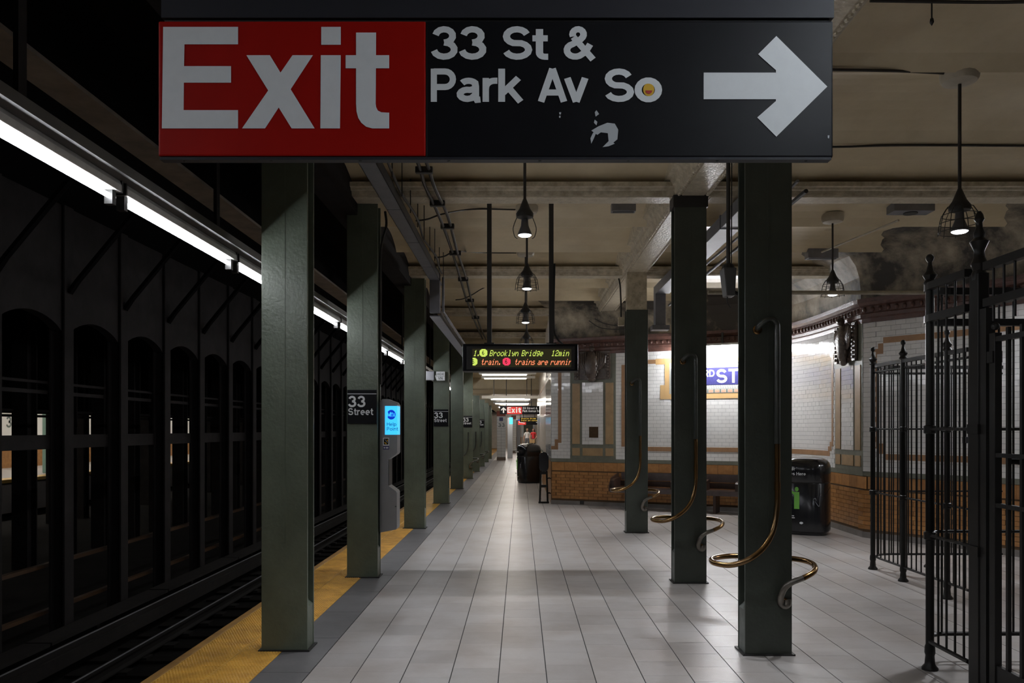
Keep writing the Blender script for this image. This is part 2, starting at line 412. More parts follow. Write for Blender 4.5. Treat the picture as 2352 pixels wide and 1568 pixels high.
# ---- ceiling of jack arches
cm = MB(); ys = []; y = -6.1
while y < 22.6:
    for k in range(10): ys.append(y+1.5*k/10)
    y += 1.5
ys = [q for q in ys if q < 22.6]+[22.6]
def zc(y): 
    f = ((y-8.9)/1.5) % 1.0
    return 4.33+.17*(1-(2*f-1)**2)**.8
for X0, X1 in ((-1.85, 1.9), (1.9, 8.2)):
    vs = [(x, q, zc(q)) for q in ys for x in (X0, X1)]
    cm.add(vs, [(2*i, 2*i+2, 2*i+3, 2*i+1) for i in range(len(ys)-1)])
cm.quad((-1.85,22.6,4.75),(8.2,22.6,4.75),(8.2,22.6,3.45),(-1.85,22.6,3.45))
struct(mk('ceiling', cm, M_cream))
# roof mass that closes the ceiling from above
struct(mk('ceiling_slab', MB().box(-1.85, 8.4, Y0, 22.9, 4.75, 4.95), M_blackceil))
# transverse beams with mouldings
def beam_prof(y):
    p = [(-.27,4.37),(-.26,4.325),(-.225,4.32),(-.215,4.30),(-.195,4.292),(-.185,4.305),(-.172,4.30),(-.16,4.27),(-.15,4.25)]
    return [(y+a, b) for a, b in p]+[(y-a, b) for a, b in p[::-1]]
for i, y in enumerate((-.1, 4.45, 8.9, 13.4, 17.9, 22.3)):
    for X0, X1 in ((-1.86, 1.70), (2.08, 8.2)):
        b = struct(mk('ceiling_beam', MB().prism(beam_prof(y), X0, X1, 'x'), M_mould))
        mk('soffit_strip', MB().box(X0+.02, X1-.02, y-.125, y+.125, 4.243, 4.251), M_beam, b)
# longitudinal beam over the inner columns
lp = [(1.56,4.52),(1.58,4.40),(1.63,4.385),(1.65,4.33),(1.68,4.32),(1.70,4.26),(1.74,4.25),(2.04,4.25),(2.08,4.26),(2.10,4.32),(2.13,4.33),(2.15,4.385),(2.20,4.40),(2.22,4.52)]
lb = struct(mk('ceiling_beam', MB().prism(lp, Y0, 18.0, 'y'), M_mould))
mk('soffit_strip', MB().box(1.77, 2.01, Y0, 18.0, 4.242, 4.251), M_beam, lb)
eg = MB(); yy = 4.0
while yy < 17.9:
    for x in (1.735, 2.045): eg.ball((x, yy, 4.25), .018, .024, .016, 6, 4)
    yy += .058
tag(mk('egg_moulding', eg, M_beam, lb, smooth=True), kind='stuff')

# ---- low passage ceiling
struct(mk('passage_ceiling', MB().box(-1.9, 3.2, 22.6, 30.2, 3.62, 3.8).box(-1.9, 3.2, 30.2, Y1, 3.02, 3.2).box(-1.9, 3.2, 30.0, 30.2, 3.02, 3.7), M_cream))
struct(mk('passage_beam', MB().box(-1.9, .7, 29.7, 30.0, 3.0, 3.16), mat('passage_beam_brown', (.25, .19, .11), .6)))

# ---- the tiled side wall: a path from the passage corner, along the curve, past the fences
def quadbez(a, c, b, n): return [((1-t)**2*a[0]+2*t*(1-t)*c[0]+t*t*b[0], (1-t)**2*a[1]+2*t*(1-t)*c[1]+t*t*b[1]) for t in [i/n for i in range(n+1)]]
WP = [(.7,18.0)]+quadbez((4.62,16.13),(5.38,15.77),(5.38,13.9),28)+[(5.36,12.45)]+quadbez((5.44,12.3),(5.55,12.2),(6.2,11.3),4)+[(7.4,8.9),(7.4,-6.0)]
WS = [0.0]
for a, b in zip(WP, WP[1:]): WS.append(WS[-1]+math.hypot(b[0]-a[0], b[1]-a[1]))
def wat(s):
    s = max(0, min(WS[-1]-1e-6, s)); i = max(k for k in range(len(WS)-1) if WS[k] <= s)
    a, b = WP[i], WP[i+1]; l = WS[i+1]-WS[i]; t = (s-WS[i])/l
    tx, ty = (b[0]-a[0])/l, (b[1]-a[1])/l
    return a[0]+(b[0]-a[0])*t, a[1]+(b[1]-a[1])*t, ty, -tx, math.atan2(ty, tx)
def wp(s, off, z):
    x, y, nx, ny, _ = wat(s); return (x+nx*off, y+ny*off, z)
def s_at_y(yv):   # arclength of the wall where it passes depth y (the wall only comes nearer)
    for i in range(len(WP)-1):
        if WP[i][1] >= yv >= WP[i+1][1] and WP[i][1] > WP[i+1][1]:
            return WS[i]+(WS[i+1]-WS[i])*(WP[i][1]-yv)/(WP[i][1]-WP[i+1][1])
SP1a, SP1b = .47, 1.53
SP2a, SP2b = s_at_y(13.56), s_at_y(12.45)
SEND = s_at_y(7.0)
def sweep(mb, prof, s0, s1, step=.12, mi=0):
    n = max(1, int((s1-s0)/step)); ss = [s0+(s1-s0)*i/n for i in range(n+1)]
    ss = sorted(set(ss+[q for q in WS if s0 < q < s1])); m = len(prof)
    vs = [wp(s, o, z) for s in ss for o, z in prof]
    fs = [(i*m+k, i*m+(k+1)%m, (i+1)*m+(k+1)%m, (i+1)*m+k) for i in range(len(ss)-1) for k in range(m)]
    fs += [tuple(range(m)), tuple((len(ss)-1)*m+k for k in range(m))]
    return mb.add(vs, fs, mi)
wall = struct(mk('wall_right', sweep(MB(), [(-.3,0),(0,0),(0,3.72),(-.3,3.72)], 0, WS[-1], .5), M_wgrout))
def band(name, s0, s1, z0, z1, t, m, step=.12, parent=wall): return mk(name, sweep(MB(), [(0,z0),(t,z0),(t,z1),(0,z1)], s0, s1, step), m, parent)
# white tiles
TW, TH = .1524, .0762
wt_me = data('wall_tile', MB().box(-TW/2+.0016, TW/2-.0016, -.007, .004, -TH/2+.0016, TH/2-.0016), M_white)
cand = []; field = MB()
def put_tiles(s0, s1, z0, z1, off=0.0, keep=True):
    nz = int(round((z1-z0)/TH)); hh = (z1-z0)/nz
    for r in range(nz):
        z = z0+hh*(r+.5); s = s0-(TW/2 if r % 2 else 0)
        while s < s1-.01:
            a, b = max(s, s0), min(s+TW, s1)
            if b-a > .03: cand.append((s_to_d((a+b)/2), (a+b)/2, z, b-a, off))
            s += TW
def s_to_d(s): x, y, *_ = wat(s); return y
put_tiles(.005, SP1a, 1.03, 3.34); put_tiles(SP1b, SP2a, 1.03, 3.34); put_tiles(SP2b, SEND, 1.03, 3.34)
put_tiles(.755, 1.245, 1.35, 2.72, .024)
c2 = (SP2a+SP2b)/2
put_tiles(c2-.245, c2+.245, 1.35, 2.72, .024)
def blocked(x, y):
    px = 1195+1830*x/y
    return 1690 < px < 1822 or 1540 < px < 1622 or 1434 < px < 1489 or px > 2110
cand.sort(); n_single = 0
for d, s, z, wd, off in cand:
    x, y, nx, ny, a = wat(s)
    if abs(wd-TW) < .001 and n_single < 300 and not blocked(x, y):
        link('wall_tile', wt_me, wall, (x+nx*off, y+ny*off, z), rot=(random.gauss(0, .008), random.gauss(0, .001), a+random.gauss(0, .008))); n_single += 1
    else:
        c, sn = math.cos(a), math.sin(a); h = wd/2-.0016; v = TH/2-.0016
        P = lambda u, o, q: (x+nx*off+c*u+nx*o, y+ny*off+sn*u+ny*o, z+q)
        j = random.gauss(0, .0007); j2 = random.gauss(0, .0004)
        field.add([P(-h,.004+j+j2,-v),P(h,.004-j+j2,-v),P(h,.004-j-j2,v),P(-h,.004+j-j2,v),P(-h,0,-v),P(h,0,-v),P(h,0,v),P(-h,0,v)], [(0,1,2,3),(0,4,5,1),(1,5,6,2),(2,6,7,3),(3,7,4,0)])
tag(mk('wall_tile_field', field, mat('white_tile_field', (.78, .77, .75), .10, var=.1, vscale=3, spec=.6), wall), kind='stuff')
# brown border stripes
def stripe(s0, s1, z0, z1, m=None): band('border_stripe', s0, s1, z0, z1, .010, m or M_brown, .05)
stripe(.17, .25, 1.46, 3.34); stripe(.09, .25, 1.38, 1.46); stripe(.09, .17, 1.31, 1.38); stripe(.0, .17, 1.23, 1.31)
stripe(1.74, 2.62, 3.08, 3.17); stripe(4.36, SP2a-.26, 3.08, 3.17); stripe(1.74, SP2a-.26, 1.22, 1.31); stripe(1.66, 1.74, 1.39, 3.0)
stripe(1.66, 1.82, 1.31, 1.39); stripe(1.66, 1.82, 3.0, 3.08)
stripe(SP2a-.18, SP2a-.10, 1.47, 2.92); stripe(SP2a-.34, SP2a-.18, 1.31, 1.39); stripe(SP2a-.26, SP2a-.10, 1.39, 1.47); stripe(SP2a-.26, SP2a-.10, 2.92, 3.0); stripe(SP2a-.26, SP2a-.18, 3.0, 3.08)
stripe(SP2b+.34, SEND, 3.0, 3.09); stripe(SP2b+.34, SEND, 1.22, 1.31); stripe(SP2b+.16, SP2b+.24, 1.47, 2.84)
stripe(SP2b+.16, SP2b+.34, 2.84, 2.92); stripe(SP2b+.26, SP2b+.34, 2.92, 3.0); stripe(SP2b+.16, SP2b+.34, 1.39, 1.47); stripe(SP2b+.26, SP2b+.34, 1.31, 1.39)
# pilasters: green slab, tan panels
for sa, sb in ((SP1a, SP1b), (SP2a, SP2b)):
    c = (sa+sb)/2
    p = band('pilaster', sa, sb, 1.03, 3.36, .018, M_gband)
    for q0, q1 in ((sa+.05, c-.30), (c+.30, sb-.05)):
        band('tan_panel', q0, q1, 1.36, 2.70, .028, M_tan); band('tan_panel', q0, q1, 1.10, 1.27, .028, M_tan)
    band('tan_panel', c-.235, c+.235, 1.10, 1.27, .028, M_tan)
# green band, wainscot
band('green_band', 0, SEND, .955, 1.03, .012, M_gband, .3)
band('brick_bed', 0, SEND, .02, .955, .002, M_bgrout, .3)
band('wall_base', 0, SEND, 0, .09, .02, M_base, .3)
br_me = data('brick', MB().box(-.106, .106, -.012, .010, -.0305, .0305), M_brick)
cap_me = data('brick_cap', MB().box(-.1525, .1525, -.012, .010, -.093, .093), M_brick)
bl = []; hb = []
for r in range(9):
    z = .13+.0675*(r+.0)+.034; s = .02-(.11 if r % 2 else 0)
    while s < SEND-.1:
        if s < 0: hb.append(z)
        if s > 0: bl.append((s_to_d(s+.11), s+.11, z, .0985 if False else .2175, 'b'))
        s += .2205
hb_me = data('half_brick', MB().box(-.049, .049, -.012, .010, -.0305, .0305), M_brick)
for z in hb: link('half_brick', hb_me, wall, wp(.066, 0, z), wat(.066)[4])
s = .02
while s < SEND-.2: bl.append((s_to_d(s+.155), s+.155, .855, .305, 'c')); s += .309
bl.sort(); nb = 0; bf = MB()
for d, s, z, wd, kd in bl:
    x, y, nx, ny, a = wat(s)
    vis = not blocked(x, y)
    if kd == 'c' and nb < 330: link('brick_cap', cap_me, wall, (x, y, z), a)
    elif vis and nb < 300: link('brick', br_me, wall, (x, y, z), a); nb += 1
    else:
        c, sn = math.cos(a), math.sin(a); h = .106; v = .0305
        P = lambda u, o, q: (x+c*u+nx*o, y+sn*u+ny*o, z+q)
        bf.add([P(-h,.010,-v),P(h,.010,-v),P(h,.010,v),P(-h,.010,v),P(-h,0,-v),P(h,0,-v),P(h,0,v),P(-h,0,v)], [(0,1,2,3),(0,4,5,1),(1,5,6,2),(2,6,7,3),(3,7,4,0)])
if bf.v: tag(mk('brick_field', bf, M_brick, wall), kind='stuff')
# cornice and dirty cove above it
co = [(0,3.34),(.03,3.34),(.035,3.40),(.06,3.42),(.065,3.47),(.05,3.49),(.05,3.58),(.09,3.60),(.13,3.64),(.14,3.70),(0,3.72)]
tr = struct(mk('trim_1', sweep(MB(), co, 0, SEND, .12), M_corn))
den = data('egg_block', MB().ball((0,0,0), .034, .03, .042, 8, 5), M_corn, True)
s = .08
while s < SEND:
    x, y, nx, ny, a = wat(s)
    if s_to_d(s) > 9.8: link('egg_block', den, tr, (x+nx*.055, y+ny*.055, 3.535), a)
    s += .125
cv = [(-.3,3.70),(.05,3.70),(.06,3.85),(.09,4.05),(.17,4.22),(.32,4.36),(.6,4.46),(1.1,4.53),(1.1,4.7),(-.3,4.7)]
struct(mk('trim_2', sweep(MB(), cv, 0, SEND+2, .3), M_stain))
# passage side wall beyond the corner
pw = struct(mk('wall_passage', MB().box(.7, 1.0, 18.0, 33.0, 0, 4.7), M_stainw))
mk('passage_wainscot', MB().box(.694, .70, 18.02, 33.0, .0, .95), M_brick, pw)
mk('passage_band', MB().box(.693, .70, 18.02, 33.0, .95, 1.03), M_gband, pw)
mk('passage_stripe', MB().box(.693, .70, 18.6, 33.0, 2.9, 2.98), M_brown, pw)
pt = data('passage_tile', MB().box(-.004, 0, -.149, .149, -.0735, .0735), M_white)
for r in range(16):
    for k in range(12): link('passage_tile', pt, pw, (.7, 18.2+.302*k+(.15 if r % 2 else 0), 1.12+.15*r))
# wall behind the camera and right-hand end
struct(mk('wall_back', MB().box(-24, 8.2, Y0-.3, Y0, -1.5, 4.9), mat('back_wall', (.35, .31, .26), .6, var=.3)))
struct(mk('wall_end', MB().box(-3, 4, 70, 70.3, 0, 3.2), M_stainw))

# ---- arcade wall between the tracks
AX = -6.17; APIT = 1.52
arc_w = link('arcade_wall', None); struct(arc_w)
am = MB(); n = 12; half = APIT/2-.11
bot = [(-half+2*half*i/n, 3.02+.19*math.sin(PI*i/n)**.75) for i in range(n+1)]
pts = [(-APIT/2, 3.02)]+bot+[(APIT/2, 3.02)]
vs = []
for x in (0, -.14):
    vs += [(x, a, b) for a, b in pts]+[(x, a, 4.72) for a, b in pts]
m_ = len(pts); fs = []
for i in range(m_-1):
    fs += [(i, i+1, m_+i+1, m_+i), (2*m_+i, 3*m_+i, 3*m_+i+1, 2*m_+i+1), (i, 2*m_+i, 2*m_+i+1, i+1)]
am.add(vs, fs)
ap_me = data('arch_panel', am, M_black)
pil = MB().box(-.015, .015, -.11, .11, -1.18, 4.72).box(-.20, -.17, -.11, .11, -1.18, 4.72).box(-.17, -.015, -.012, .012, -1.18, 4.72)
pil_me = data('tunnel_column', pil, M_black, bevel=.004)
brace = MB().tube([(.0,0,3.55),(.12,0,3.72),(.95,0,4.72)], [.05,.045,.045], 6)
br2 = data('knee_brace', brace, M_blackceil)
gird_me = data('cross_girt', MB().box(-.16, -.12, -.65, .65, 1.42, 1.61).box(-.22, -.12, -.65, .65, 1.595, 1.61), M_black)
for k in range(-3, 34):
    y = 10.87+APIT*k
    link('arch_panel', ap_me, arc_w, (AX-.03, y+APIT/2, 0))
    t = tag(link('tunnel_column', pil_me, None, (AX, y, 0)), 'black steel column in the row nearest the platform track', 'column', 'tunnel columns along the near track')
    if k < 20:
        tag(link('knee_brace', br2, None, (AX+.02, y, 0)), 'black knee brace from tunnel column up to the track ceiling', 'brace', 'knee braces over the near track')
    tag(link('cross_girt', gird_me, None, (AX-.06, y+APIT/2, 0)), 'black steel girt between two tunnel columns at eye height', 'girt', 'girts between near tunnel columns')
pil2 = data('tunnel_column_far', MB().box(-.16, .16, -.17, -.14, -1.18, 4.72).box(-.16, .16, .14, .17, -1.18, 4.72).box(-.05, .05, -.14, .14, -1.18, 4.72), M_black)
for X, nm in ((-10.2, 'middle'), (-14.2, 'far')):
    for k in range(0, 38):
        tag(link('tunnel_column', pil2, None, (X, 10.4+APIT*k*.985+(.4 if nm == 'far' else 0), 0)), 'black steel column in the %s row beyond the near tracks' % nm, 'column', 'tunnel columns in the %s row' % nm)
# cable ducts and conduits in the tunnel
def bar(name, label, cat, x0, x1, z0, z1, y0, y1, m, grp=None): return tag(mk(name, MB().box(x0, x1, y0, y1, z0, z1), m), label, cat, grp)
struct(mk('wall_tunnel', MB().box(-14.35, -14.30, 4, 80, 2.16, 4.72), M_blackceil))
for i, (x, z, h) in enumerate(((-14.1, 2.03, .07), (-14.05, 2.13, .025), (-10.35, 2.05, .05), (-6.42, 2.16, .05), (-6.42, 2.30, .035))):
    tag(mk('cable_duct', MB().box(x-.03, x+.03, 6, 70, z, z+h), M_black), ('thin black cable duct', 'black cable run', 'black duct', 'wide black conduit', 'narrow black conduit')[i]+' along the '+('far tunnel row, lower', 'far tunnel row, upper', 'middle tunnel row', 'near tunnel columns, lower', 'near tunnel columns, upper')[i], 'duct')
for i, (z, cname) in enumerate(((-.17, 'upper'), (-.80, 'lower'))):
    tag(mk('duct_bank', MB().box(-6.53, -6.45, 6, 60, z-.025, z+.025), mat('duct_orange_light', (.075, .036, .014), .5, var=.5, vscale=2)), cname+' duct line with painted orange lamplight behind the near tunnel columns', 'duct')  # orange glint of lamplight on the ducts is put into their colour

# ---- opposite platform seen between the columns
opf = struct(mk('opposite_platform', MB().box(-22.3, -17.6, 2, 80, -1.2, 0), mat('opposite_floor', (.40, .37, .35), .5)))
mk('opposite_edge', MB().box(-17.62, -17.0, 2, 80, -.10, .012), mat('opposite_yellow', (.75, .46, .10), .5), opf)
ow = struct(mk('wall_left', MB().box(-22.6, -22.3, 2, 80, 0, 4.7), M_stainw))
mk('opposite_wainscot', MB().box(-22.3, -22.27, 2, 80, 0, 1.0), M_brick, ow)
mk('opposite_tiles', MB().box(-22.3, -22.28, 2, 80, 1.03, 3.3), mat('opposite_white', (.75, .74, .72), .3), ow)
num = MB()
for yq in (26.0, 34.5, 43.0):
    t = MB(); text(t, '33', 0, 0, .5, 0); num.add([(-22.27, yq+q[0], 1.95+q[2]-.2) for q in t.v], t.f)
mk('wall_numbers', num, M_mdark, ow)
struct(mk('opposite_ceiling', MB().box(-22.6, -17.4, 2, 80, 3.4, 3.6), M_cream))
oc = data('platform_column', MB().box(-.14, .14, -.16, .16, 0, 3.4), M_lgreen, bevel=.02)
for k in range(12):
    tag(link('platform_column', oc, None, (-18.3, 12.6+4.57*k, 0)), 'mint green column on the lit platform across the tracks', 'column', 'columns of the opposite platform')
of_me = data('diffuser', MB().box(-.12, .12, -1.5, 1.5, -.08, 0), M_otube)
oh_me = data('housing', MB().box(-.16, .16, -1.6, 1.6, 0, .1), M_housing)
for k in range(12):
    t = thing('strip_light', 'long strip light over the platform across the tracks', 'light', (-19.6, 14+4.6*k, 3.28), 0, 'strip lights of the opposite platform')
    link('housing', oh_me, t); link('diffuser', of_me, t)

# ================================================================== THINGS
# ---- running rails, third rail, ties
def rail(x, z):
    p = [(-.065,-.14),(.065,-.14),(.065,-.125),(.012,-.11),(.012,-.035),(.035,-.025),(.035,0),(-.035,0),(-.035,-.025),(-.012,-.035),(-.012,-.11),(-.065,-.125)]
    return MB().prism([(x+a, z+b) for a, b in p], Y0, 70, 'y')
for x, nm in ((-4.69, 'far'), (-3.25, 'near')):
    t = thing('running_rail', 'steel running rail on the %s side of the near track' % nm, 'rail', (x, 0, -.97))
    mk('rail_body', rail(0, 0), M_rail, t); mk('rail_head', MB().box(-.012, .014, Y0, 70, .0, .002), M_railtop, t)
t = thing('third_rail', 'contact rail under its cover board beside the tunnel columns', 'rail', (-5.36, 0, -.86))
mk('contact_rail', MB().box(-.05, .03, Y0, 70, -.12, 0), M_rail, t); mk('rail_head', MB().box(-.02, .012, Y0, 70, 0, .002), M_railtop, t)
cb = data('cover_board', MB().box(-.24, .06, -1.48, 1.48, .10, .135), M_cover)
for i in range(22): link('cover_board', cb, t, (0, 1.5+3.0*i, random.uniform(-.006, .006)))
bk = data('bracket', MB().box(-.26, -.20, -.04, .04, -.32, .10), M_cover)
for i in range(22): link('bracket', bk, t, (0, 1.5+3.0*i, 0))
mk('side_board', MB().box(.12, .17, Y0, 70, -.17, -.02), M_cover, t)
tie_me = data('railroad_tie', MB().box(-1.25, 1.25, -.11, .11, -.15, 0), M_tie, bevel=.01)
pl_me = data('tie_plate', MB().box(-.16, .16, -.09, .09, 0, .03), M_rail)
for i in range(60):
    t = tag(link('railroad_tie', tie_me, None, (-4.0+random.uniform(-.05,.05), 5.2+.58*i, -1.143)), 'dark timber tie under the rails of the near track', 'tie', 'ties of the near track')
    for x in (-4.69, -3.25): link('tie_plate', pl_me, t, (x+4.0, 0, 0))
tag(mk('curb', MB().box(-6.05, -5.72, Y0, 70, -1.2, -1.02), M_conc), 'low concrete curb at the foot of the near tunnel columns', 'curb')

# ---- platform columns
def column(loc, m, label, w_=.35, d_=.20, top=4.25, boot=.33, seam=True, grp=None):
    t = thing('platform_column', label, 'column', loc, 0, grp)
    h = w_/2
    mk('front_plate', MB().box(-h, h, 0, .022, 0, top), m, t, bevel=.004)
    mk('back_plate', MB().box(-h, h, d_-.022, d_, 0, top), m, t, bevel=.004)
    mk('web', MB().box(-.075, .075, .022, d_-.022, 0, top), m, t)
    for s in (-1, 1):
        a, b = s*.07, s*(h-.004)
        mk('boot', MB().add([(a,.02,0),(b,.02,0),(b,d_-.02,0),(a,d_-.02,0),(a,.02,boot+.10),(b,.02,boot),(b,d_-.02,boot),(a,d_-.02,boot+.10)],
            [(0,3,2,1),(4,5,6,7),(0,1,5,4),(1,2,6,5),(2,3,7,6),(3,0,4,7)]), m if loc[0] < 0 else M_scuff, t)
    if seam: mk('seam_ridge', MB().box(-.006, .006, -.004, .001, boot+.5, top-.02), m, t)
    mk('base_plate', MB().box(-h-.02, h+.02, -.02, d_+.02, 0, .012), M_dark, t)
    return t
LX = -1.795
LY = [6.06, 9.05, 13.5, 18.05, 22.5, 27.05, 31.6, 36.1, 40.6, 45.1]
ordn = ['nearest', 'second', 'third', 'fourth', 'fifth', 'sixth', 'seventh', 'eighth', 'ninth', 'tenth']
for i, y in enumerate(LY):
    ex = ['broad and nearest, before the yellow edge strip', 'with a name placard and the help phone', 'just beyond the help phone', 'dark, with a name placard and a white tag above', 'lighter, just beyond the white tag'] + ['in the row along the yellow edge']*5
    column((LX, y, 0), M_green, ordn[i]+' green column on the track side, '+ex[i])
RC = [(1.855, 5.95), (1.865, 8.72), (1.90, 12.95)]
rlab = ['nearest green column with a curved brass rail, in front of the litter bin', 'middle green column with a curved brass rail', 'farthest green column with a curved brass rail, by the bench']
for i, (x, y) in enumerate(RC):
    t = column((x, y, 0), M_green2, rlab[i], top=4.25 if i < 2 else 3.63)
    if i == 1: mk('cap_plate', MB().box(-.19, .19, -.01, .21, 4.12, 4.25), M_dark, t)
    if i == 2:
        u = mk('upper_shaft', MB().box(-.16, .16, .01, .19, 3.63, 4.25), M_mould, t)
        rv = data('rivet', MB().ball((0,0,0), .012, .008, .012, 6, 4), M_mould)
        for a in (-.045, .045):
            for k in range(8): link('rivet', rv, u, (a, .008, 3.70+.07*k))
# ---- curved brass rails
rp = [(-.085,.0,2.43),(-.085,-.05,2.455),(-.05,-.08,2.49),(0,-.082,2.50),(.032,-.082,2.47),(.038,-.082,2.38),(.038,-.082,1.9),(.038,-.084,1.3),(.034,-.09,1.12),(.0,-.11,.95),(-.08,-.15,.83),(-.20,-.18,.745),(-.32,-.15,.70),
      (-.405,-.05,.695),(-.41,.07,.70),(-.34,.19,.70),(-.2,.27,.70),(0,.30,.69),(.2,.27,.685),(.32,.19,.68),(.365,.08,.665),(.33,-.03,.635),(.24,-.09,.60),(.15,-.09,.565),(.10,-.07,.52),(.075,-.05,.45),(.08,-.035,.40),(.105,-.03,.378),(.13,-.03,.39),(.128,-.025,.42)]
pth = smooth_path(rp, 6)
ia = next(i for i, p in enumerate(pth) if i > 24 and p.z < 1.62); ib = next(i for i, p in enumerate(pth) if i > ia and p.z < .60)
up_me = data('painted_upright', MB().tube(pth[:ia+1], .021, 10), M_railpaint, True)
rail_me = data('brass_coil', MB().tube(pth[ia:ib+1], .0212, 10), M_brass, True)
end_me = data('bare_end', MB().tube(pth[ib:], [.021+.00025*k for k in range(len(pth)-ib)], 10), M_railend, True)
pcoil = rail_me.copy(); pcoil.materials[0] = M_railpaint
fl_me = data('mount', MB().lathe([(.035,0),(.035,.008),(.025,.012),(.02,.03)], 12), M_brass, True)
joint_me = data('joint_ring', MB().tube([(.038,-.084,1.24),(.038,-.084,1.30)], .024, 10), M_brass, True)
glabs = ['nearest brass leaning rail coiled around a green column', 'middle brass leaning rail coiled around a green column', 'farthest brass leaning rail, coiled around the column by the bench']
for i, (x, y) in enumerate(RC):
    t = thing('leaning_rail', glabs[i], 'rail', (x, y, 0), 0, 'coiled leaning rails')
    link('painted_upright', up_me, t); link('brass_coil', rail_me, t); link('bare_end', end_me, t); link('joint_ring', joint_me, t)
    link('mount', fl_me, t, (-.085, 0, 2.43), rot=(PI/2,0,0)); link('mount', fl_me, t, (.11, 0, .40), rot=(PI/2,0,0))
for i, y in ((5, LY[5]), (6, LY[6]), (7, LY[7])):
    t = thing('leaning_rail', 'small far leaning rail on the %s track-side column' % ordn[i], 'rail', (LX, y, 0), 0, 'far leaning rails on the track side')
    link('painted_coil', pcoil, t); link('bare_end', end_me, t)

# ---- station name placards on every second track-side column
for i, y in ((1, LY[1]), (3, LY[3]), (5, LY[5]), (7, LY[7])):
    t = thing('name_placard', 'black 33 Street placard on the %s track-side column' % ordn[i], 'sign', (LX, y-.004, 1.75), 0, 'station name placards')
    mk('plate', MB().box(-.165, .165, -.018, 0, 0, .385), M_sblack, t, bevel=.003)
    mk('top_line', MB().box(-.165, .165, -.0195, -.018, .335, .342), M_letter, t)
    m = MB(); text(m, '33', -.157, .188, .128, -.0195, .18); text(m, 'Street', -.157, .098, .080, -.0195, .17, .94)
    mk('lettering', m, M_letter, t)

# ---- help phone
HX, HY = -1.618, 9.16
sc = 9.2/1830
hp = thing('help_point', 'grey help phone with a lit blue panel beside the second column', 'help phone', (HX, HY, .50))
pr = [(0,.02),(.01,0),(.19,.035),(.198,.06),(.198,.455),(.19,.475),(.105,.535),(.10,.55),(.10,.83),(.105,.845),(.19,.90),(.203,.92),(.203,1.47),(.185,1.50),(.09,1.535),(.03,1.535),(0,1.50)]
mk('body', MB().prism(pr, .0, .24, 'y'), M_help, hp, bevel=.004)
mk('recess_liner', MB().box(.102, .107, .01, .23, .54, .84), M_dark, hp)
mk('lit_panel', MB().box(.062, .2045, -.003, .20, 1.125, 1.455), M_cyan, hp)
m = MB(); m.add([(.135+.050*math.cos(2*PI*k/24), -.004, 1.355+.056*math.sin(2*PI*k/24)) for k in range(24)], [tuple(range(24))])
lg = mk('round_logo', m, M_navy, hp)
m = MB(); text(m, 'M', .088, 1.332, .052, -.0055, .2, .9); text(m, 'T', .133, 1.33, .048, -.0055, .2, .65); text(m, 'A', .157, 1.332, .042, -.0055, .2, .6); mk('logo_letters', m, M_cyan, lg)
m = MB(); text(m, 'Help', .083, 1.225, .042, -.004, .13, 1.0); text(m, 'Point', .083, 1.172, .042, -.004, .13, 1.0); mk('panel_text', m, M_ltext, hp)
st = mk('picture_sticker', MB().box(.040, .110, -.002, 0, 1.0, 1.09), M_letter, hp)
mk('sticker_picture', MB().box(.049, .101, -.0035, -.002, 1.012, 1.080), M_sblack, st)
m = MB(); m.quad((.055,-.0045,1.07),(.062,-.0045,1.076),(.095,-.0045,1.036),(.088,-.0045,1.03)); mk('sticker_streak', m, M_help, st)
m = MB(); m.quad((.055,-.0045,1.03),(.06,-.0045,1.043),(.085,-.0045,1.022),(.075,-.0045,1.016)); m.quad((.082,-.0045,1.06),(.088,-.0045,1.072),(.098,-.0045,1.055),(.093,-.0045,1.045)); mk('sticker_flecks', m, M_stick, st)
mk('blue_sticker', MB().box(.040, .110, -.002, 0, .955, .995), mat('sticker_blue', (.05, .05, .17), .5), hp)
m = MB(); m.add([(.055+.008*math.cos(k*PI/5), -.003, .975+.01*math.sin(k*PI/5)) for k in range(10)], [tuple(range(10))]); m.box(.072, .084, -.003, -.002, .966, .984); m.box(.088, .100, -.003, -.002, .966, .984); mk('sticker_marks', m, M_letter, hp)
mk('bolt', MB().ball((.185, 0, .30), .007), M_dark, hp)

# ---- white signal tag above the fourth column
t = thing('signal_tag', 'small white tag reading J404 hung before the fourth column', 'tag', (-1.92, 17.9, 2.78))
mk('plate', MB().prism([(.045,0),(.225,0),(.225,.20),(.03,.20),(.03,.13),(0,.10)], -.01, 0, 'y'), M_letter, t)
m = MB(); text(m, 'J404', .028, .115, .062, -.012, .16, .95); text(m, 'VN', .075, .02, .062, -.012, .18); m.box(.03, .22, -.012, -.0115, .093, .099); mk('lettering', m, M_mdark, t)
tag(mk('junction_box', MB().box(-2.14, -1.93, 17.85, 18.0, 2.78, 2.99), M_galv, bevel=.01), 'grey junction box beside the white signal tag', 'box')

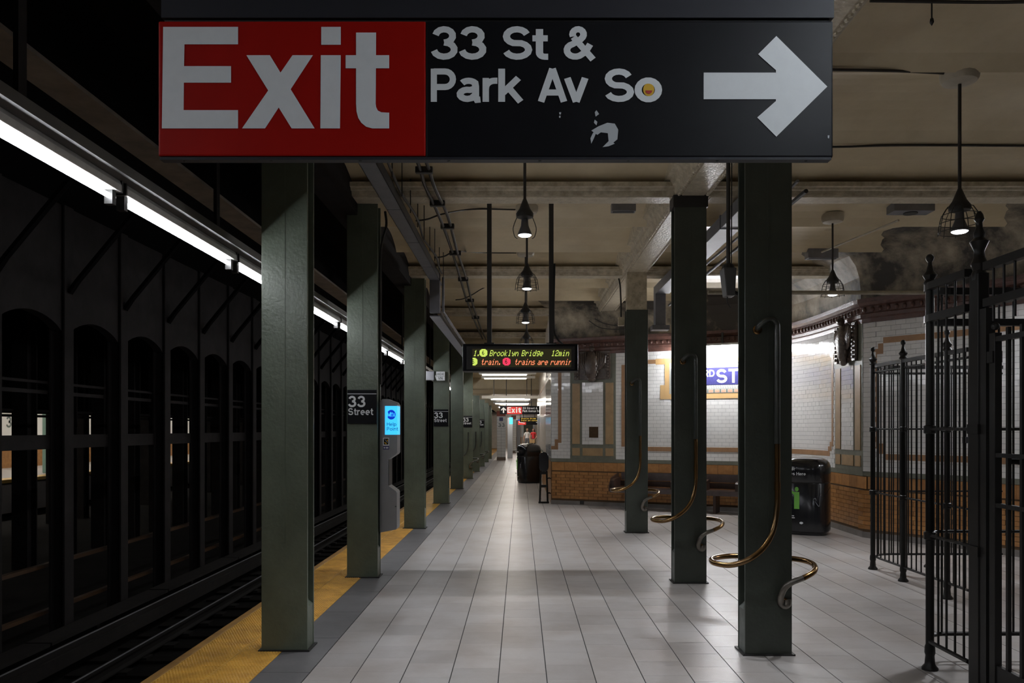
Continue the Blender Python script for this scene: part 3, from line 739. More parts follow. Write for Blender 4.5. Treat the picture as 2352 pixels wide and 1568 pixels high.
# ---- hanging exit sign in the foreground
SY = 1.80; k = SY/1830
sx = lambda px: (px-1195)*k
sz = lambda py: 1.69+(985-py)*k
es = thing('exit_sign', 'hanging red and black Exit sign reading 33 St & Park Av So', 'sign', (0, SY, 0))
RX = sx(978)
mk('black_panel', MB().box(RX, sx(1914), 0, .022, sz(361), sz(47)), M_sblack, es, bevel=.004)
mk('red_panel', MB().box(sx(363), RX, 0, .022, sz(358), sz(48)), M_red, es, bevel=.004)
mk('bottom_lip', MB().box(sx(366), sx(1910), .001, .023, sz(366), sz(360)), M_sgrey, es)
mk('mount_bar', MB().box(sx(370), sx(1916), .0, .05, sz(40), sz(-46)), M_sgrey, es)
mk('mount_gap', MB().box(sx(374), sx(1908), .008, .02, sz(48), sz(39)), M_dark, es)
for xx in (-.5, .45): mk('hanger', MB().tube([(xx,.025,sz(-44)),(xx,.025,4.45)], .018, 8), M_dark, es)
for px in (420, 620, 825, 1030, 1240, 1445, 1650, 1855):
    mk('screw', MB().ball((sx(px), .01, sz(364)), .005, .005, .004, 6, 4), M_dark, es)
L_ = MB(); yl = -.0012
NP = [0]
def poly(pts, mb=None):
    NP[0] += 1; yk = yl-.00003*(NP[0] % 7)
    (mb or L_).add([(sx(a), yk, sz(b)) for a, b in pts], [tuple(range(len(pts)))])
poly([(375,62),(547,62),(547,102),(424,102),(423,152),(531,152),(531,190),(422.5,190),(422,253),(547,253),(547,295),(372,295)]); mk('exit_letter', L_, M_letter, es); L_ = MB(); NP[0] = 0
poly([(566,127),(620,127),(723,295),(670,295)]); poly([(672,127),(719,127),(609,295),(556,295)]); mk('exit_letter', L_, M_letter, es); L_ = MB(); NP[0] = 0
poly([(738,62),(783,62),(783,103),(738,103)]); poly([(737,127),(783,127),(781,295),(736,295)]); mk('exit_letter', L_, M_letter, es); L_ = MB(); NP[0] = 0
poly([(818,75),(864,75),(863,240),(818,240)]); poly([(794,127),(894,127),(894,157),(794,157)])
ta = [(818,240)]+[(818+35*(1-math.cos(a)), 252+43*math.sin(a)) for a in [i*PI/2/8 for i in range(9)]]+[(894,295),(894,258),(876,258)]+[(864+12*(1-math.sin(a)), 245+13*math.cos(a)) for a in [i*PI/2/4 for i in range(5)]][0:5]
poly([(818,238),(819,256),(823,271),(830,282),(841,291),(855,295),(894,295),(894,259),(876,258),(868,254),(864,246),(863,238)])
mk('exit_letter', L_, M_letter, es)
L_ = MB()
def word(items, zb, h):
    for ch, px, wpx in items:
        W = GL[ch][0]; m_ = MB(); text(m_, ch, sx(px), sz(zb), h*k, yl, .185, wpx/(W*h)); mk('street_letter', m_, M_letter, es)
word([('3',990,62),('3',1054,64),('S',1153,70),('t',1221,38),('&',1295,72)], 137, 76)
word([('P',990,58),('a',1049,58),('r',1109,35),('k',1145,56),('A',1236,66),('v',1297,53),('S',1387,70),('o',1458,62)], 234, 76)
poly([(1616,167),(1790,167),(1790,228),(1616,228)]); poly([(1783,83),(1900,199),(1850,199),(1822,197),(1741,125)]); poly([(1900,199),(1783,314),(1739,270),(1822,197)]); poly([(1782,160),(1860,199),(1782,236)])
mk('arrow', L_, M_letter, es)
for P in ([(1358,300),(1375,290),(1395,282),(1412,284),(1420,298),(1418,320),(1408,328),(1398,326),(1396,306),(1380,304),(1372,310)], [(1400,322),(1412,330),(1398,336),(1384,338),(1392,330)], [(1362,305),(1370,303),(1364,318),(1358,330),(1356,318)], [(1370,253),(1376,262),(1368,268),(1366,258)], [(1366,275),(1372,280),(1370,288),(1364,282)], [(1284,258),(1289,258),(1288,263),(1285,263)], [(1284,266),(1288,266),(1287,271),(1284,270)], [(1901,311),(1905,311),(1904,318),(1901,317)]):
    m = MB(); poly(P, m); mk('peeled_patch', m, M_peel, es)
m = MB(); m.add([(sx(1490)+13*k*math.cos(a*PI/8), yl, sz(206)+15*k*math.sin(a*PI/8)) for a in range(16)], [tuple(range(16))])
sk = mk('round_sticker', m, M_stick, es)
m = MB(); m.add([(sx(1490)+8*k*math.cos(-PI*a/8), yl-.0006, sz(208)+8*k*math.sin(-PI*a/8)) for a in range(9)], [tuple(range(9))]); mk('sticker_mouth', m, M_stickr, sk)

# ---- countdown display
CY = 9.58; kk = CY/1830
cx_ = lambda px: (px-1195)*kk
cz_ = lambda py: 1.69+(985-py)*kk
cd = thing('countdown_display', 'black hanging display with yellow and red train text', 'display', (0, CY, 0))
mk('case', MB().box(cx_(1062), cx_(1328), 0, .27, cz_(852), cz_(789)), M_sblack, cd, bevel=.015)
mk('bezel', MB().box(cx_(1072), cx_(1320), -.012, 0, cz_(848), cz_(795)), M_dark, cd, bevel=.004)
mk('screen', MB().box(cx_(1085), cx_(1312), -.014, -.012, cz_(843), cz_(801)), M_ledbg, cd)
for px in (1123, 1267): mk('hanger_post', MB().box(cx_(px)-.028, cx_(px)+.028, .10, .16, cz_(790), 4.50), M_dark, cd)
for px in (1123, 1267): mk('post_foot', MB().box(cx_(px)-.06, cx_(px)+.06, .07, .19, cz_(790), cz_(790)+.025), M_dark, cd)
mk('feed_cable', MB().tube(smooth_path([(cx_(1275),.13,cz_(600)),(cx_(1273),.13,cz_(740)),(cx_(1282),.13,cz_(775)),(cx_(1296),.13,cz_(789))], 6), .012, 6), M_dark, cd)
cp = lambda c: cx_(1050+c/8.11)
ch_ = lambda c: cz_(760+c/8.11)
xr = cp(2120); yl2 = -.0155
m = MB(); dx, dz = .0072, .0103
led_text(m, '1.', cp(300), ch_(468), dx, dz, yl2); led_disc(m, cp(485), ch_(415), .048, .048, dx, dz, yl2)
led_text(m, 'Brooklyn', cp(600), ch_(468), dx, dz, yl2, adv=6.1); led_text(m, 'Bridge', cp(1195), ch_(468), dx, dz, yl2, adv=6.1); led_text(m, '12min', cp(1750), ch_(468), dx, dz, yl2, adv=6.0)
led_disc(m, cp(300), ch_(578), .050, .048, dx, dz, yl2, cp(286)); mk('green_text', m, M_ledg, cd)
m = MB(); led_text(m, 'train.', cp(445), ch_(632), dx, dz, yl2, adv=5.7); led_text(m, 'trains', cp(1070), ch_(632), dx, dz, yl2, adv=5.7); led_text(m, 'are', cp(1490), ch_(632), dx, dz, yl2, adv=6); led_text(m, 'runnin', cp(1735), ch_(632), dx, dz, yl2, xr, adv=6); mk('red_text', m, M_ledr, cd)
m = MB(); led_disc(m, cp(915), ch_(578), .050, .048, dx, dz, yl2); mk('red_bullet', m, M_ledp, cd)

# ---- pendant lamps
def pendant(x, y, zb, label, cage='full', zt=None, watts=1.0, mods=True):
    zt = zt or zc(y)
    t = thing('pendant_lamp', label, 'lamp', (x, y, zb), 0, 'caged pendant lamps')
    H = zt-zb
    mk('canopy', MB().lathe([(.05,H-.10),(.12,H-.085),(.135,H-.06),(.14,H-.02),(.14,H+.02)], 20), M_cover2, t, smooth=True)
    mk('stem', MB().tube([(0,0,.26),(0,0,H-.09)], .013, 8), M_cond, t)
    mk('socket', MB().lathe([(.03,.15),(.075,.165),(.078,.20),(.05,.24),(.03,.29),(.014,.33)], 12), M_dark, t, smooth=True)
    mk('reflector', MB().lathe([(.060,.008),(.062,.02),(.05,.05),(.034,.09),(.028,.16)], 18), M_par, t, smooth=True)
    mk('lens', MB().lathe([(.001,-.006),(.045,-.003),(.0585,.006),(.0585,.008)], 18), M_lens, t, smooth=True)
    cg = MB()
    if cage == 'full':
        for a in range(10):
            q = 2*PI*a/10; cg.tube([(r*math.cos(q), r*math.sin(q), z) for r, z in ((.05,.20),(.09,.19),(.125,.13),(.14,.06),(.145,.0),(.15,-.01))], .0035, 4)
        for r, z in ((.125,.13),(.145,.005),(.137,.07)):
            cg.tube([(r*math.cos(2*PI*i/20), r*math.sin(2*PI*i/20), z) for i in range(20)], .003, 4, closed=True)
    else:
        for q in (.25, PI-.15): cg.tube(smooth_path([(r*math.cos(q), r*math.sin(q), z) for r, z in ((.07,.17),(.095,.11),(.105,.06),(.09,.0),(.065,-.02))], 4), .004, 5)
    mk('cage', cg, M_cond, t)
    if watts > 0:
        ld = bpy.data.lights.new('pendant_light', 'SPOT'); ld.energy = PENDANT_W*watts; ld.color = (.90, .94, 1.0); ld.spot_size = math.radians(92); ld.spot_blend = .6; ld.shadow_soft_size = .03
        lo = link('bulb', ld, t, (0, 0, -.012))
    return t
PL = [(.06, -.85, 3.42, 'pendant lamp behind the viewer in the central row'), (.06, 2.35, 3.42, 'pendant lamp above the Exit sign, out of view'), (.055, 4.30, 3.42, 'central pendant lamp hidden behind the Exit sign')]
for x, y, z, lb_ in PL: pendant(x, y, z, lb_)
pendant(.040, 7.06, 3.40, 'nearest visible central pendant lamp with two bent wires and no cage', 'broken')
pendant(.083, 9.98, 3.44, 'central pendant lamp with wire cage just above the train display', 'full', None, 1.25)
pendant(.083, 12.55, 3.36, 'smaller lit central pendant lamp with wire cage, second above the display')
pendant(.12, 15.1, 3.24, 'farthest central pendant lamp, a dark silhouette touching the display top', 'full', None, .8)
pendant(3.31, 6.0, 3.17, 'large pendant lamp with wire cage above the iron fence', 'full', None, .75)
pendant(4.0, 10.2, 3.40, 'pendant lamp behind the cream pipe above the litter bin side', 'full', None, 1.35)
pendant(4.0, 2.2, 3.30, 'pendant lamp in the right bay near the viewer, out of view', 'full', None, .4)

# ---- platform edge strip lights
FX, FZ = -2.23, 2.94
fh = data('housing', MB().prism([(-.046,.052),(-.043,.048),(.043,.048),(.046,.052),(.046,.085),(.035,.11),(-.035,.11),(-.046,.085)], -.86, .86, 'y'), M_housing)
ft = data('tube', MB().tube([(0,-.80,.016),(0,.80,.016)], .0135, 10), M_tube, True)
fs_ = data('socket', MB().box(-.022, .022, -.02, .02, -.03, .05), M_dark)
fw = data('end_cap', MB().box(-.048, .048, -.006, .006, .044, .11), M_dark)
for i in range(-3, 22):
    y = 5.28+1.77*i
    lab = 'edge strip light far down the row' if y > 14.5 else ('edge strip light out of view near the camera' if y < 3.2 else None)
    vis = {0: 'second strip light from the left picture border, ending at the nearest column', -1: 'long bright strip light at the left picture border', 1: 'strip light passing behind the nearest column', 2: 'strip light between the first two columns', 3: 'strip light behind the second column', 4: 'strip light beside the help phone top', 5: 'short bright strip light left of the third column'}
    t = thing('strip_light', vis.get(i, lab or 'edge strip light'), 'light', (FX, y, FZ), 0, 'platform edge strip lights')
    link('housing', fh, t); link('tube', ft, t); link('end_cap', fw, t, (0,-.862,0)); link('end_cap', fw, t, (0,.862,0))
    link('socket', fs_, t, (0,-.82,0)); link('socket', fs_, t, (0,.82,0))
ch = thing('light_channel', 'dark steel channel carrying the platform edge strip lights', 'channel', (FX, 0, FZ))
mk('channel', MB().box(-.055, .055, Y0, 44, .122, .21).box(-.12, .12, Y0, 44, .111, .122), mat('channel_grey', (.075, .07, .068), .5, .2), ch)
hg = data('hanger', MB().box(-.012, .012, -.03, .03, .22, 1.76), M_black)
for i in range(18): link('hanger', hg, ch, (0, 3.55+2.3*i, 0))

# ---- trough strip lights of the fare area to the right, and an added unseen twin-tube one lighting the Exit sign
def trough(name, label, x, y, z, n_tubes, grp=None, glow=None):
    t = thing(name, label, 'light', (x, y, z), 0, grp); w_ = .05+.035*n_tubes
    mk('housing', MB().prism([(-w_,-.016),(-w_+.006,-.016),(-w_+.02,.05),(w_-.02,.05),(w_-.006,-.016),(w_,-.016),(w_,.06),(.04,.10),(-.04,.10),(-w_,.06)], -.86, .86, 'y'), M_housing, t)
    for q in range(n_tubes): mk('tube', MB().tube([((q-(n_tubes-1)/2)*.06,-.80,.0),((q-(n_tubes-1)/2)*.06,.80,.0)], .0135, 10), glow or M_ftube2, t, smooth=True)
    mk('end_cap', MB().box(-w_, w_, -.87, -.86, -.016, .09), M_dark, t); mk('end_cap', MB().box(-w_, w_, .86, .87, -.016, .09), M_dark, t)
    for q in (-.6, .6): mk('hanger', MB().box(-.01, .01, q-.02, q+.02, .10, zc(y+q)-z), M_dark, t)
for i, (x, y) in enumerate(((6.55, 8.95), (6.3, 5.8), (6.3, 3.2))):
    trough('strip_light', 'fare area strip light %s the gate, beyond the right border' % ('past', 'beside', 'before')[i], x, y, 3.42, 3 if i == 0 else 1, 'fare area strip lights', M_fare3 if i == 0 else None)
trough('strip_light', 'added twin-tube light over the viewer, put in for the Exit sign', 1.25, .72, 3.12, 2, None, M_signfill)
# ---- diffuser light over the mosaic
s0, s1 = 2.90, 4.75
wl = thing('wall_light', 'bright box light mounted over the blue mosaic name tablet', 'light')
mk('housing', sweep(MB(), [(.05,3.37),(.42,3.37),(.42,3.41),(.05,3.41)], s0, s1), M_housing, wl)
mk('diffuser', sweep(MB(), [(.27,3.23),(.36,3.21),(.40,3.25),(.40,3.37),(.27,3.37)], s0+.02, s1-.02), M_wtube, wl)
for q in (s0+.3, 3.83, s1-.3): mk('bracket', sweep(MB(), [(.12,3.41),(.15,3.41),(.15,3.66),(.12,3.66)], q, q+.04), M_dark, wl)

# ---- mosaic name tablet
mt = thing('name_tablet', 'blue mosaic tablet with white letters 33RD ST on the tiled wall', 'mosaic')
tb = lambda name, a, b, z0, z1, tk, m, par=mt: mk(name, sweep(MB(), [(.004,z0),(tk,z0),(tk,z1),(.004,z1)], a, b), m, par)
A, B = 2.62, 4.36
tb('orange_frame', A, B, 2.32, 3.18, .014, M_morange)
tb('frame_step', A-.10, A, 2.32, 2.62, .012, M_morange); tb('frame_step', A-.20, A, 3.06, 3.18, .012, M_morange); tb('frame_step', B, B+.10, 2.32, 2.62, .012, M_morange); tb('frame_step', B, B+.2, 3.06, 3.18, .012, M_morange)
tb('grey_border', A+.10, B-.10, 2.43, 3.08, .018, M_mgrey)
tb('blue_field', A+.14, B-.14, 2.60, 2.955, .022, M_blue)
for i in range(11):
    a = A+.15+.13*i
    tb('pink_piece', a, a+.085, 2.445, 2.50, .021, M_mpink); tb('teal_piece', a+.095, a+.118, 2.44, 2.51, .021, M_mdark)
for i in range(30):
    a = A+.15+.0475*i
    m = MB(); m.add([wp(a,.021,2.53), wp(a+.018,.021,2.53), wp(a+.004,.021,2.59), wp(a-.014,.021,2.59)], [(0,1,2,3)]); mk('twist_piece', m, M_letter, mt)
for i in range(14):
    a = A+.16+.1*i
    m = MB(); m.add([wp(a,.021,3.045), wp(a+.03,.021,3.05), wp(a+.085,.021,2.985), wp(a+.05,.021,2.98)], [(0,1,2,3)]); mk('wave_piece', m, M_mletter, mt)
def wall_text(s_, s0, z, h, wd, sxx, gap=.1):
    m = MB(); text(m, s_, 0, 0, h, 0, wd, sxx, gap)
    return [( *wp(s0+q[0], .024, z+q[2])[:3],) for q in m.v], m.f
for s_, a, z, h in (('3', 2.93, 2.635, .285), ('3', 3.18, 2.635, .285), ('R', 3.44, 2.77, .14), ('D', 3.56, 2.77, .14), ('S', 3.70, 2.635, .285), ('T', 3.95, 2.635, .285)):
    v_, f_ = wall_text(s_, a, z, h, .175, 1.0); m = MB(); m.add(v_, f_); mk('letter', m, M_mletter, mt)

# ---- faience eagles and plaque
def eagle(sc_, label):
    x, y, nx, ny, a = wat(sc_)
    t = thing('wall_ornament', label, 'relief', (x+nx*.03, y+ny*.03, 2.78), a)
    # local: u along wall (+x), out of wall (-y), z
    mk('backing', MB().box(-.42, .42, -.03, .0, .0, .62), M_faience, t, bevel=.01)
    m = MB().ball((0,-.07,.30), .155, .10, .33, 16, 12)
    for r in range(7):
        for c in range(5):
            u = (c-2+(.5 if r % 2 else 0))*.055; z = .10+r*.062
            m.ball((u, -.155+abs(u)*.35+abs(r-3)*.008, z), .030, .018, .036, 6, 4)
    mk('body', m, M_faience, t, smooth=True)
    for s in (-1, 1):
        m = MB()
        for j in range(5):
            u = s*(.13+.045*j)
            m.tube([(u*.7,-.06,.16+.02*j),(u,-.08,.36),(u*1.02,-.06,.55-.012*j),(u*.92,-.05,.62-.02*j)], [.018,.03,.028,.01], 6)
        mk('wing', m, M_faience, t, smooth=True)
        m = MB().box(s*.36-.055, s*.36+.055, -.05, 0, .0, .60)
        for j in range(8): m.ball((s*.36, -.055, .06+.068*j), .04, .025, .028, 6, 4)
        mk('side_scroll', m, M_faience, t, smooth=True)
    m = MB().ball((.03,-.12,.66), .055, .07, .065, 10, 7); m.tube([(.05,-.16,.66),(.10,-.19,.65),(.115,-.19,.62)], [.025,.018,.004], 6)
    mk('head', m, M_faience, t, smooth=True)
    mk('tail', MB().ball((0,-.06,.01), .10, .06, .075, 10, 6), M_faience, t, smooth=True)
eagle(1.0, 'dark faience eagle relief above the plaque, right of the train display')
eagle(c2, 'glossy brown faience eagle relief on the wall behind the fence')
x, y, nx, ny, a = wat(1.03)
t = thing('wall_plaque', 'small square bronze plaque on the white tile panel', 'plaque', (x+nx*.028, y+ny*.028, 1.50), a)
mk('plate', MB().box(-.105, .105, -.012, 0, 0, .24), mat('bronze_plaque', (.09, .05, .02), .4, .6, var=.4, vscale=30), t, bevel=.003)
mk('raised_panel', MB().box(-.085, .085, -.016, -.012, .02, .22), MATS['bronze_plaque'], t)
x, y, nx, ny, a = wat(.75)
tag(mk('wall_vent', MB().box(-.05, .05, -.012, 0, .02, .10), M_dark, None, (x+nx*.01, y+ny*.01, 0), a), 'tiny black vent in the brick base under the bronze plaque', 'vent')

# ---- bench along the wall
def bpt(s, o, z): return wp(s, o, z)
be = thing('bench', 'long dark wooden bench with dividers against the tiled wall', 'bench')
b0, b1 = 1.60, 4.62
mk('back_board', sweep(MB(), [(.10,.60),(.13,.60),(.15,.76),(.12,.76)], b0+.1, b1, .3), M_woodtop, be)
mk('back_board', sweep(MB(), [(.09,.47),(.12,.47),(.13,.585),(.10,.585)], b0, b1, .3), M_wood, be)
for j in range(3): mk('seat_slat', sweep(MB(), [(.13+.155*j,.425),(.275+.155*j,.425),(.275+.155*j,.455),(.13+.155*j,.455)], b0, b1, .3), M_wood, be)
mk('front_rail', sweep(MB(), [(.575,.36),(.60,.36),(.60,.45),(.575,.45)], b0, b1, .3), M_woodtop, be)
for q in (b0+.005, 2.20, 2.88, 3.52, 4.18): mk('divider', sweep(MB(), [(.13,.455),(.55,.455),(.55,.60),(.50,.63),(.13,.66)], q, q+.075), M_wood, be)
for q in (b0+.62, 3.0, 3.75, 4.5): mk('leg', sweep(MB(), [(.15,0),(.56,0),(.56,.425),(.15,.425)], q, q+.05), M_wood, be)
mk('end_panel', sweep(MB(), [(.0,.38),(.60,.38),(.60,.50),(.45,.66),(.0,.74)], b0-.03, b0), M_wood, be)

# ---- litter bins
def bin_(loc, rz, label, dec=True):
    t = thing('litter_bin', label, 'bin', loc, rz, 'black litter bins')
    R_ = .345
    mk('body', MB().lathe([(R_*.90,0),(R_*.93,.02),(R_*.93,.05),(R_,.06),(R_,.82),(R_*.985,.83)], 40, sq=3.2), M_bin, t, smooth=True)
    mk('seam', MB().lathe([(R_*.96,.825),(R_*.96,.845)], 40, sq=3.2), M_dark, t)
    mk('lid', MB().lathe([(R_*1.01,.845),(R_*1.02,.86),(R_*1.02,1.04),(R_*1.0,1.10),(R_*.95,1.15),(R_*.84,1.195),(R_*.66,1.22),(R_*.35,1.235),(.01,1.238)], 40, sq=3.0), M_bin, t, smooth=True)
    f = -R_-.010
    m = MB(); text(m, 'Litter', -.19, 1.03, .05, f, .18); text(m, 'Goes Here', -.19, .955, .05, f, .18)
    for q_, p_ in enumerate(m.v): m.v[q_] = (p_[0]-.10, p_[1], p_[2])
    mk('lid_text', m, M_letter, t)
    f0 = f; sh_ = lambda mb: [mb.v.__setitem__(q_, (p_[0]-.09, p_[1], p_[2])) for q_, p_ in enumerate(mb.v)]
    m = MB(); m.add([(-.02+.03*math.cos(2*PI*q/14), f+.003, .735+.036*math.sin(2*PI*q/14)) for q in range(14)], [tuple(range(14))])
    m.quad((-.06,f+.003,.42),(.02,f+.003,.42),(.02,f+.003,.69),(-.06,f+.003,.69)); m.quad((-.06,f+.003,.64),(-.06,f+.003,.69),(-.11,f+.003,.72),(-.12,f+.003,.69))
    sh_(m); mk('person_mark', m, M_lime, t)
    m = MB()
    for q in range(4): m.add([(-.125+.018*math.cos(a_), f+.003, .66-.07*q+.02*math.sin(a_)) for a_ in (0,1,2,3,4,5)], [tuple(range(6))])
    m.box(-.20, -.06, f+.003, f+.004, .30, .315); m.box(-.19, -.05, f+.003, f+.004, .27, .283)
    m.add([(.05+.03*math.cos(a_), f+.003, .20+.02*math.sin(a_)) for a_ in (0,1,2,3,4,5)], [tuple(range(6))]); sh_(m); mk('white_marks', m, M_letter, t)
    m = MB(); m.tube(smooth_path([(.17,f+.004,.55),(.20,f+.004,.50),(.23,f+.004,.48),(.24,f+.004,.62),(.255,f+.004,.66)], 5), .004, 4); m.tube(smooth_path([(.14,f+.004,.58),(.17,f+.004,.60),(.185,f+.004,.56)], 5), .006, 4)
    mk('scratches', m, M_galv, t)
    return t
bin_((4.66, 12.93, 0), math.radians(-28), 'near black litter bin behind the first brass-railed column')
bin_((.27, 25.1, 0), math.radians(-70), 'far black litter bin against the passage wall')

# ---- folded stand at the wall corner
st = thing('folded_stand', 'black folded stand with an oblong pad chained to the wall corner', 'stand', (.535, 18.15, 0))
cap_ = [(.11*math.cos(a_)*(1.0), 1.06+.11*math.sin(a_)) for a_ in [PI*i/10 for i in range(11)]]+[(-.11*math.cos(PI*i/10)*1.0, .83-.11*math.sin(PI*i/10)) for i in range(11)]
mk('pad', MB().prism(cap_, -.05, .05, 'y'), M_bin, st, bevel=.012)
for s in (-1, 1): mk('leg', MB().tube([(s*.065,0,.74),(s*.075,0,.45),(s*.09,.0,.0)], .022, 8), M_iron, st)
mk('cross_bar', MB().box(-.085, .085, -.02, .02, .36, .42), M_iron, st); mk('cross_bar', MB().box(-.085, .085, -.02, .02, .66, .72), M_iron, st); mk('foot_bar', MB().box(-.12, .12, -.03, .03, 0, .04), M_iron, st)
for z in (.22, .56):
    mk('clamp', MB().tube([(.08,0,z),(.12,-.02,z+.02),(.17,0,z)], .016, 6), M_iron, st)

# ---- iron fences
def lathe_post(zfin, rails, r=.028, foot=True):
    pr = [(.055,0),(.055,.015),(.035,.04),(.030,.10),(.036,.12),(.034,.16),(r,.18)] if foot else [(r,0)]
    for z in rails: pr += [(r,z-.035),(r*1.45,z-.028),(r*1.45,z+.02),(r,z+.028)]
    zt = zfin-.22
    pr += [(r,zt),(r*1.6,zt+.015),(r*1.1,zt+.04),(r*1.7,zt+.07),(r*.9,zt+.10),(r*.55,zt+.14),(r*.5,zt+.155)]
    pr += [(r*.9*math.sin(a)+.002, zt+.19-.03*math.cos(a)) for a in [PI*i/6 for i in range(1,7)]]
    return MB().lathe(pr, 12)
def path_pts(P, step=.06):
    out = []; L = 0
    for a, b in zip(P, P[1:]):
        l = math.hypot(b[0]-a[0], b[1]-a[1]); n = max(1, int(l/step))
        for i in range(n): out.append((a[0]+(b[0]-a[0])*i/n, a[1]+(b[1]-a[1])*i/n))
    out.append(P[-1]); return out
def along(P, s):
    for a, b in zip(P, P[1:]):
        l = math.hypot(b[0]-a[0], b[1]-a[1])
        if s <= l: return a[0]+(b[0]-a[0])*s/l, a[1]+(b[1]-a[1])*s/l
        s -= l
    return P[-1]
def plen(P): return sum(math.hypot(b[0]-a[0], b[1]-a[1]) for a, b in zip(P, P[1:]))
def fence(label, P, posts, rails, bar_lo, bar_hi, pitch, zfin, top_flat, barr=.0085):
    t = thing('iron_fence', label, 'fence', (P[0][0], P[0][1], 0))
    ox, oy = P[0]
    Q = [(x-ox, y-oy) for x, y in P]
    for z, r in rails:
        mk('rail', MB().tube([(x, y, z) for x, y in path_pts(Q)], r, 6), M_iron, t)
    for z0, z1, hw in top_flat:
        m = MB(); pp = path_pts(Q); n = len(pp); vs = []
        for i, (x, y) in enumerate(pp):
            a = pp[max(i-1,0)]; b = pp[min(i+1,n-1)]; l = math.hypot(b[0]-a[0], b[1]-a[1]); nx, ny = -(b[1]-a[1])/l*hw, (b[0]-a[0])/l*hw
            vs += [(x+nx,y+ny,z0),(x-nx,y-ny,z0),(x-nx,y-ny,z1),(x+nx,y+ny,z1)]
        fs = [(i*4+k, i*4+(k+1)%4, (i+1)*4+(k+1)%4, (i+1)*4+k) for i in range(n-1) for k in range(4)]+[(0,1,2,3),tuple((n-1)*4+k for k in range(4))]
        m.add(vs, fs); mk('top_rail', m, M_iron, t)
    bm_ = data('bar', MB().tube([(0,0,bar_lo),(0,0,bar_hi)], barr, 6), M_iron, True)
    s = pitch*.5; L = plen(Q)
    while s < L:
        x, y = along(Q, s)
        if all(math.hypot(x+ox-p[0], y+oy-p[1]) > .05 for p in posts): link('bar', bm_, t, (x, y, 0))
        s += pitch
    pm = data('post', lathe_post(zfin, [z for z, r in rails if .3 < z < 2.3]), M_iron, True)
    for p in posts: link('post', pm, t, (p[0]-ox, p[1]-oy, 0))
    return t
def corner(cx, cy, r, a0, a1, n=7): return [(cx+r*math.cos(math.radians(a0+(a1-a0)*i/n)), cy+r*math.sin(math.radians(a0+(a1-a0)*i/n))) for i in range(n+1)]
# low fence: along y then round the far corner to the wall
PA = [(4.25, 7.55), (4.25, 9.45)]+corner(4.55, 9.45, .30, 180, 90)[1:]+[(5.9, 9.75)]
fence('lower black iron fence with ball finials and a rounded far corner', PA, [(4.25,9.60),(4.25,8.84),(4.25,7.93),(5.0,9.75),(5.8,9.75)],
      [(2.37,.013),(1.69,.010),(.93,.011),(.16,.014)], .15, 2.44, .105, 2.68, [(2.425,2.465,.022)])
# tall fence: nearest corner, along y and across
PB = [(2.87, 5.10), (2.87, 5.55)]+corner(3.12, 5.55, .25, 180, 90)[1:]+[(4.25, 5.80)]
fence('tall black iron fence with a rounded corner beside the gate', PB, [(2.88,5.60),(4.2,5.80)],
      [(1.69,.012),(.945,.012),(.20,.016)], .19, 2.68, .105, 2.92, [(2.665,2.715,.026),(2.44,2.49,.026)], .0085)
# heavy gate post
gp = thing('gate_post', 'heavy black iron gate post with ringed finial at the right', 'post', (2.87, 4.98, 0))
mk('shaft', MB().box(-.035, .035, -.05, .05, 0, 2.66), M_iron, gp, bevel=.006)
mk('shaft_plate', MB().box(-.028, .028, -.12, -.05, .0, 2.43), M_iron2, gp)
mk('finial', MB().lathe([(.04,2.62),(.045,2.66),(.036,2.68),(.05,2.72),(.034,2.76),(.03,2.80),(.042,2.83),(.055,2.86),(.03,2.885),(.034,2.91),(.02,2.95),(.018,2.98),(.03,3.0),(.022,3.03),(.01,3.05)], 14), M_iron, gp, smooth=True)
for z in (.93, 1.69): mk('collar', MB().box(-.045, .045, -.06, .06, z-.03, z+.03), M_iron, gp)
mk('column_half', MB().tube([(.0,.075,.0),(0,.075,2.44)], .022, 10), M_iron, gp, smooth=True)
# transom continuing over the gate
tf = thing('gate_transom', 'barred iron transom above the gate, running out at the right', 'transom', (2.87, 4.90, 0))
mk('top_rail', MB().box(-.026, .026, -1.9, 0, 2.665, 2.715), M_iron, tf); mk('lower_rail', MB().box(-.026, .026, -1.9, 0, 2.44, 2.49), M_iron, tf)
tb_ = data('bar', MB().tube([(0,0,2.345),(0,0,2.67)], .0085, 6), M_iron, True)
for i in range(17): link('bar', tb_, tf, (0, -.07-.105*i, 0))
# exit gate leaf
gt = thing('exit_gate', 'dark steel exit gate of square bars with a kick plate', 'gate', (2.87, 4.82, 0))
mk('stile', MB().box(-.022, .022, -.04, .02, .02, 2.27), M_iron2, gt, bevel=.004)
mk('stile', MB().box(-.02, .02, -1.15, -1.10, .02, 2.27), M_iron2, gt)
mk('gate_rail', MB().box(-.018, .018, -1.12, .02, 2.215, 2.245), M_iron2, gt)
mk('gate_rail', MB().box(-.018, .018, -1.12, .02, 1.52, 1.545), M_iron2, gt); mk('gate_rail', MB().box(-.018, .018, -1.12, .02, 1.22, 1.245), M_iron2, gt)
mk('kick_plate', MB().box(-.014, .014, -1.12, .02, .02, .27), M_iron2, gt)
gb = data('square_bar', MB().box(-.011, .011, -.011, .011, .25, 2.29), M_iron2)
for i in range(8): link('square_bar', gb, gt, (0, -.14-.13*i, 0))
mk('ball_knob', MB().ball((0,-.01,2.31), .024), M_iron2, gt, smooth=True)
mk('hinge', MB().box(-.03, .03, -.03, .03, 2.09, 2.16), M_iron2, gt)
mk('push_bar', MB().tube(smooth_path([(.02,-.10,1.50),(.09,-.13,1.49),(.14,-.19,1.42),(.15,-.22,1.28),(.14,-.24,1.22)], 6), .017, 8), M_rail, gt, smooth=True)
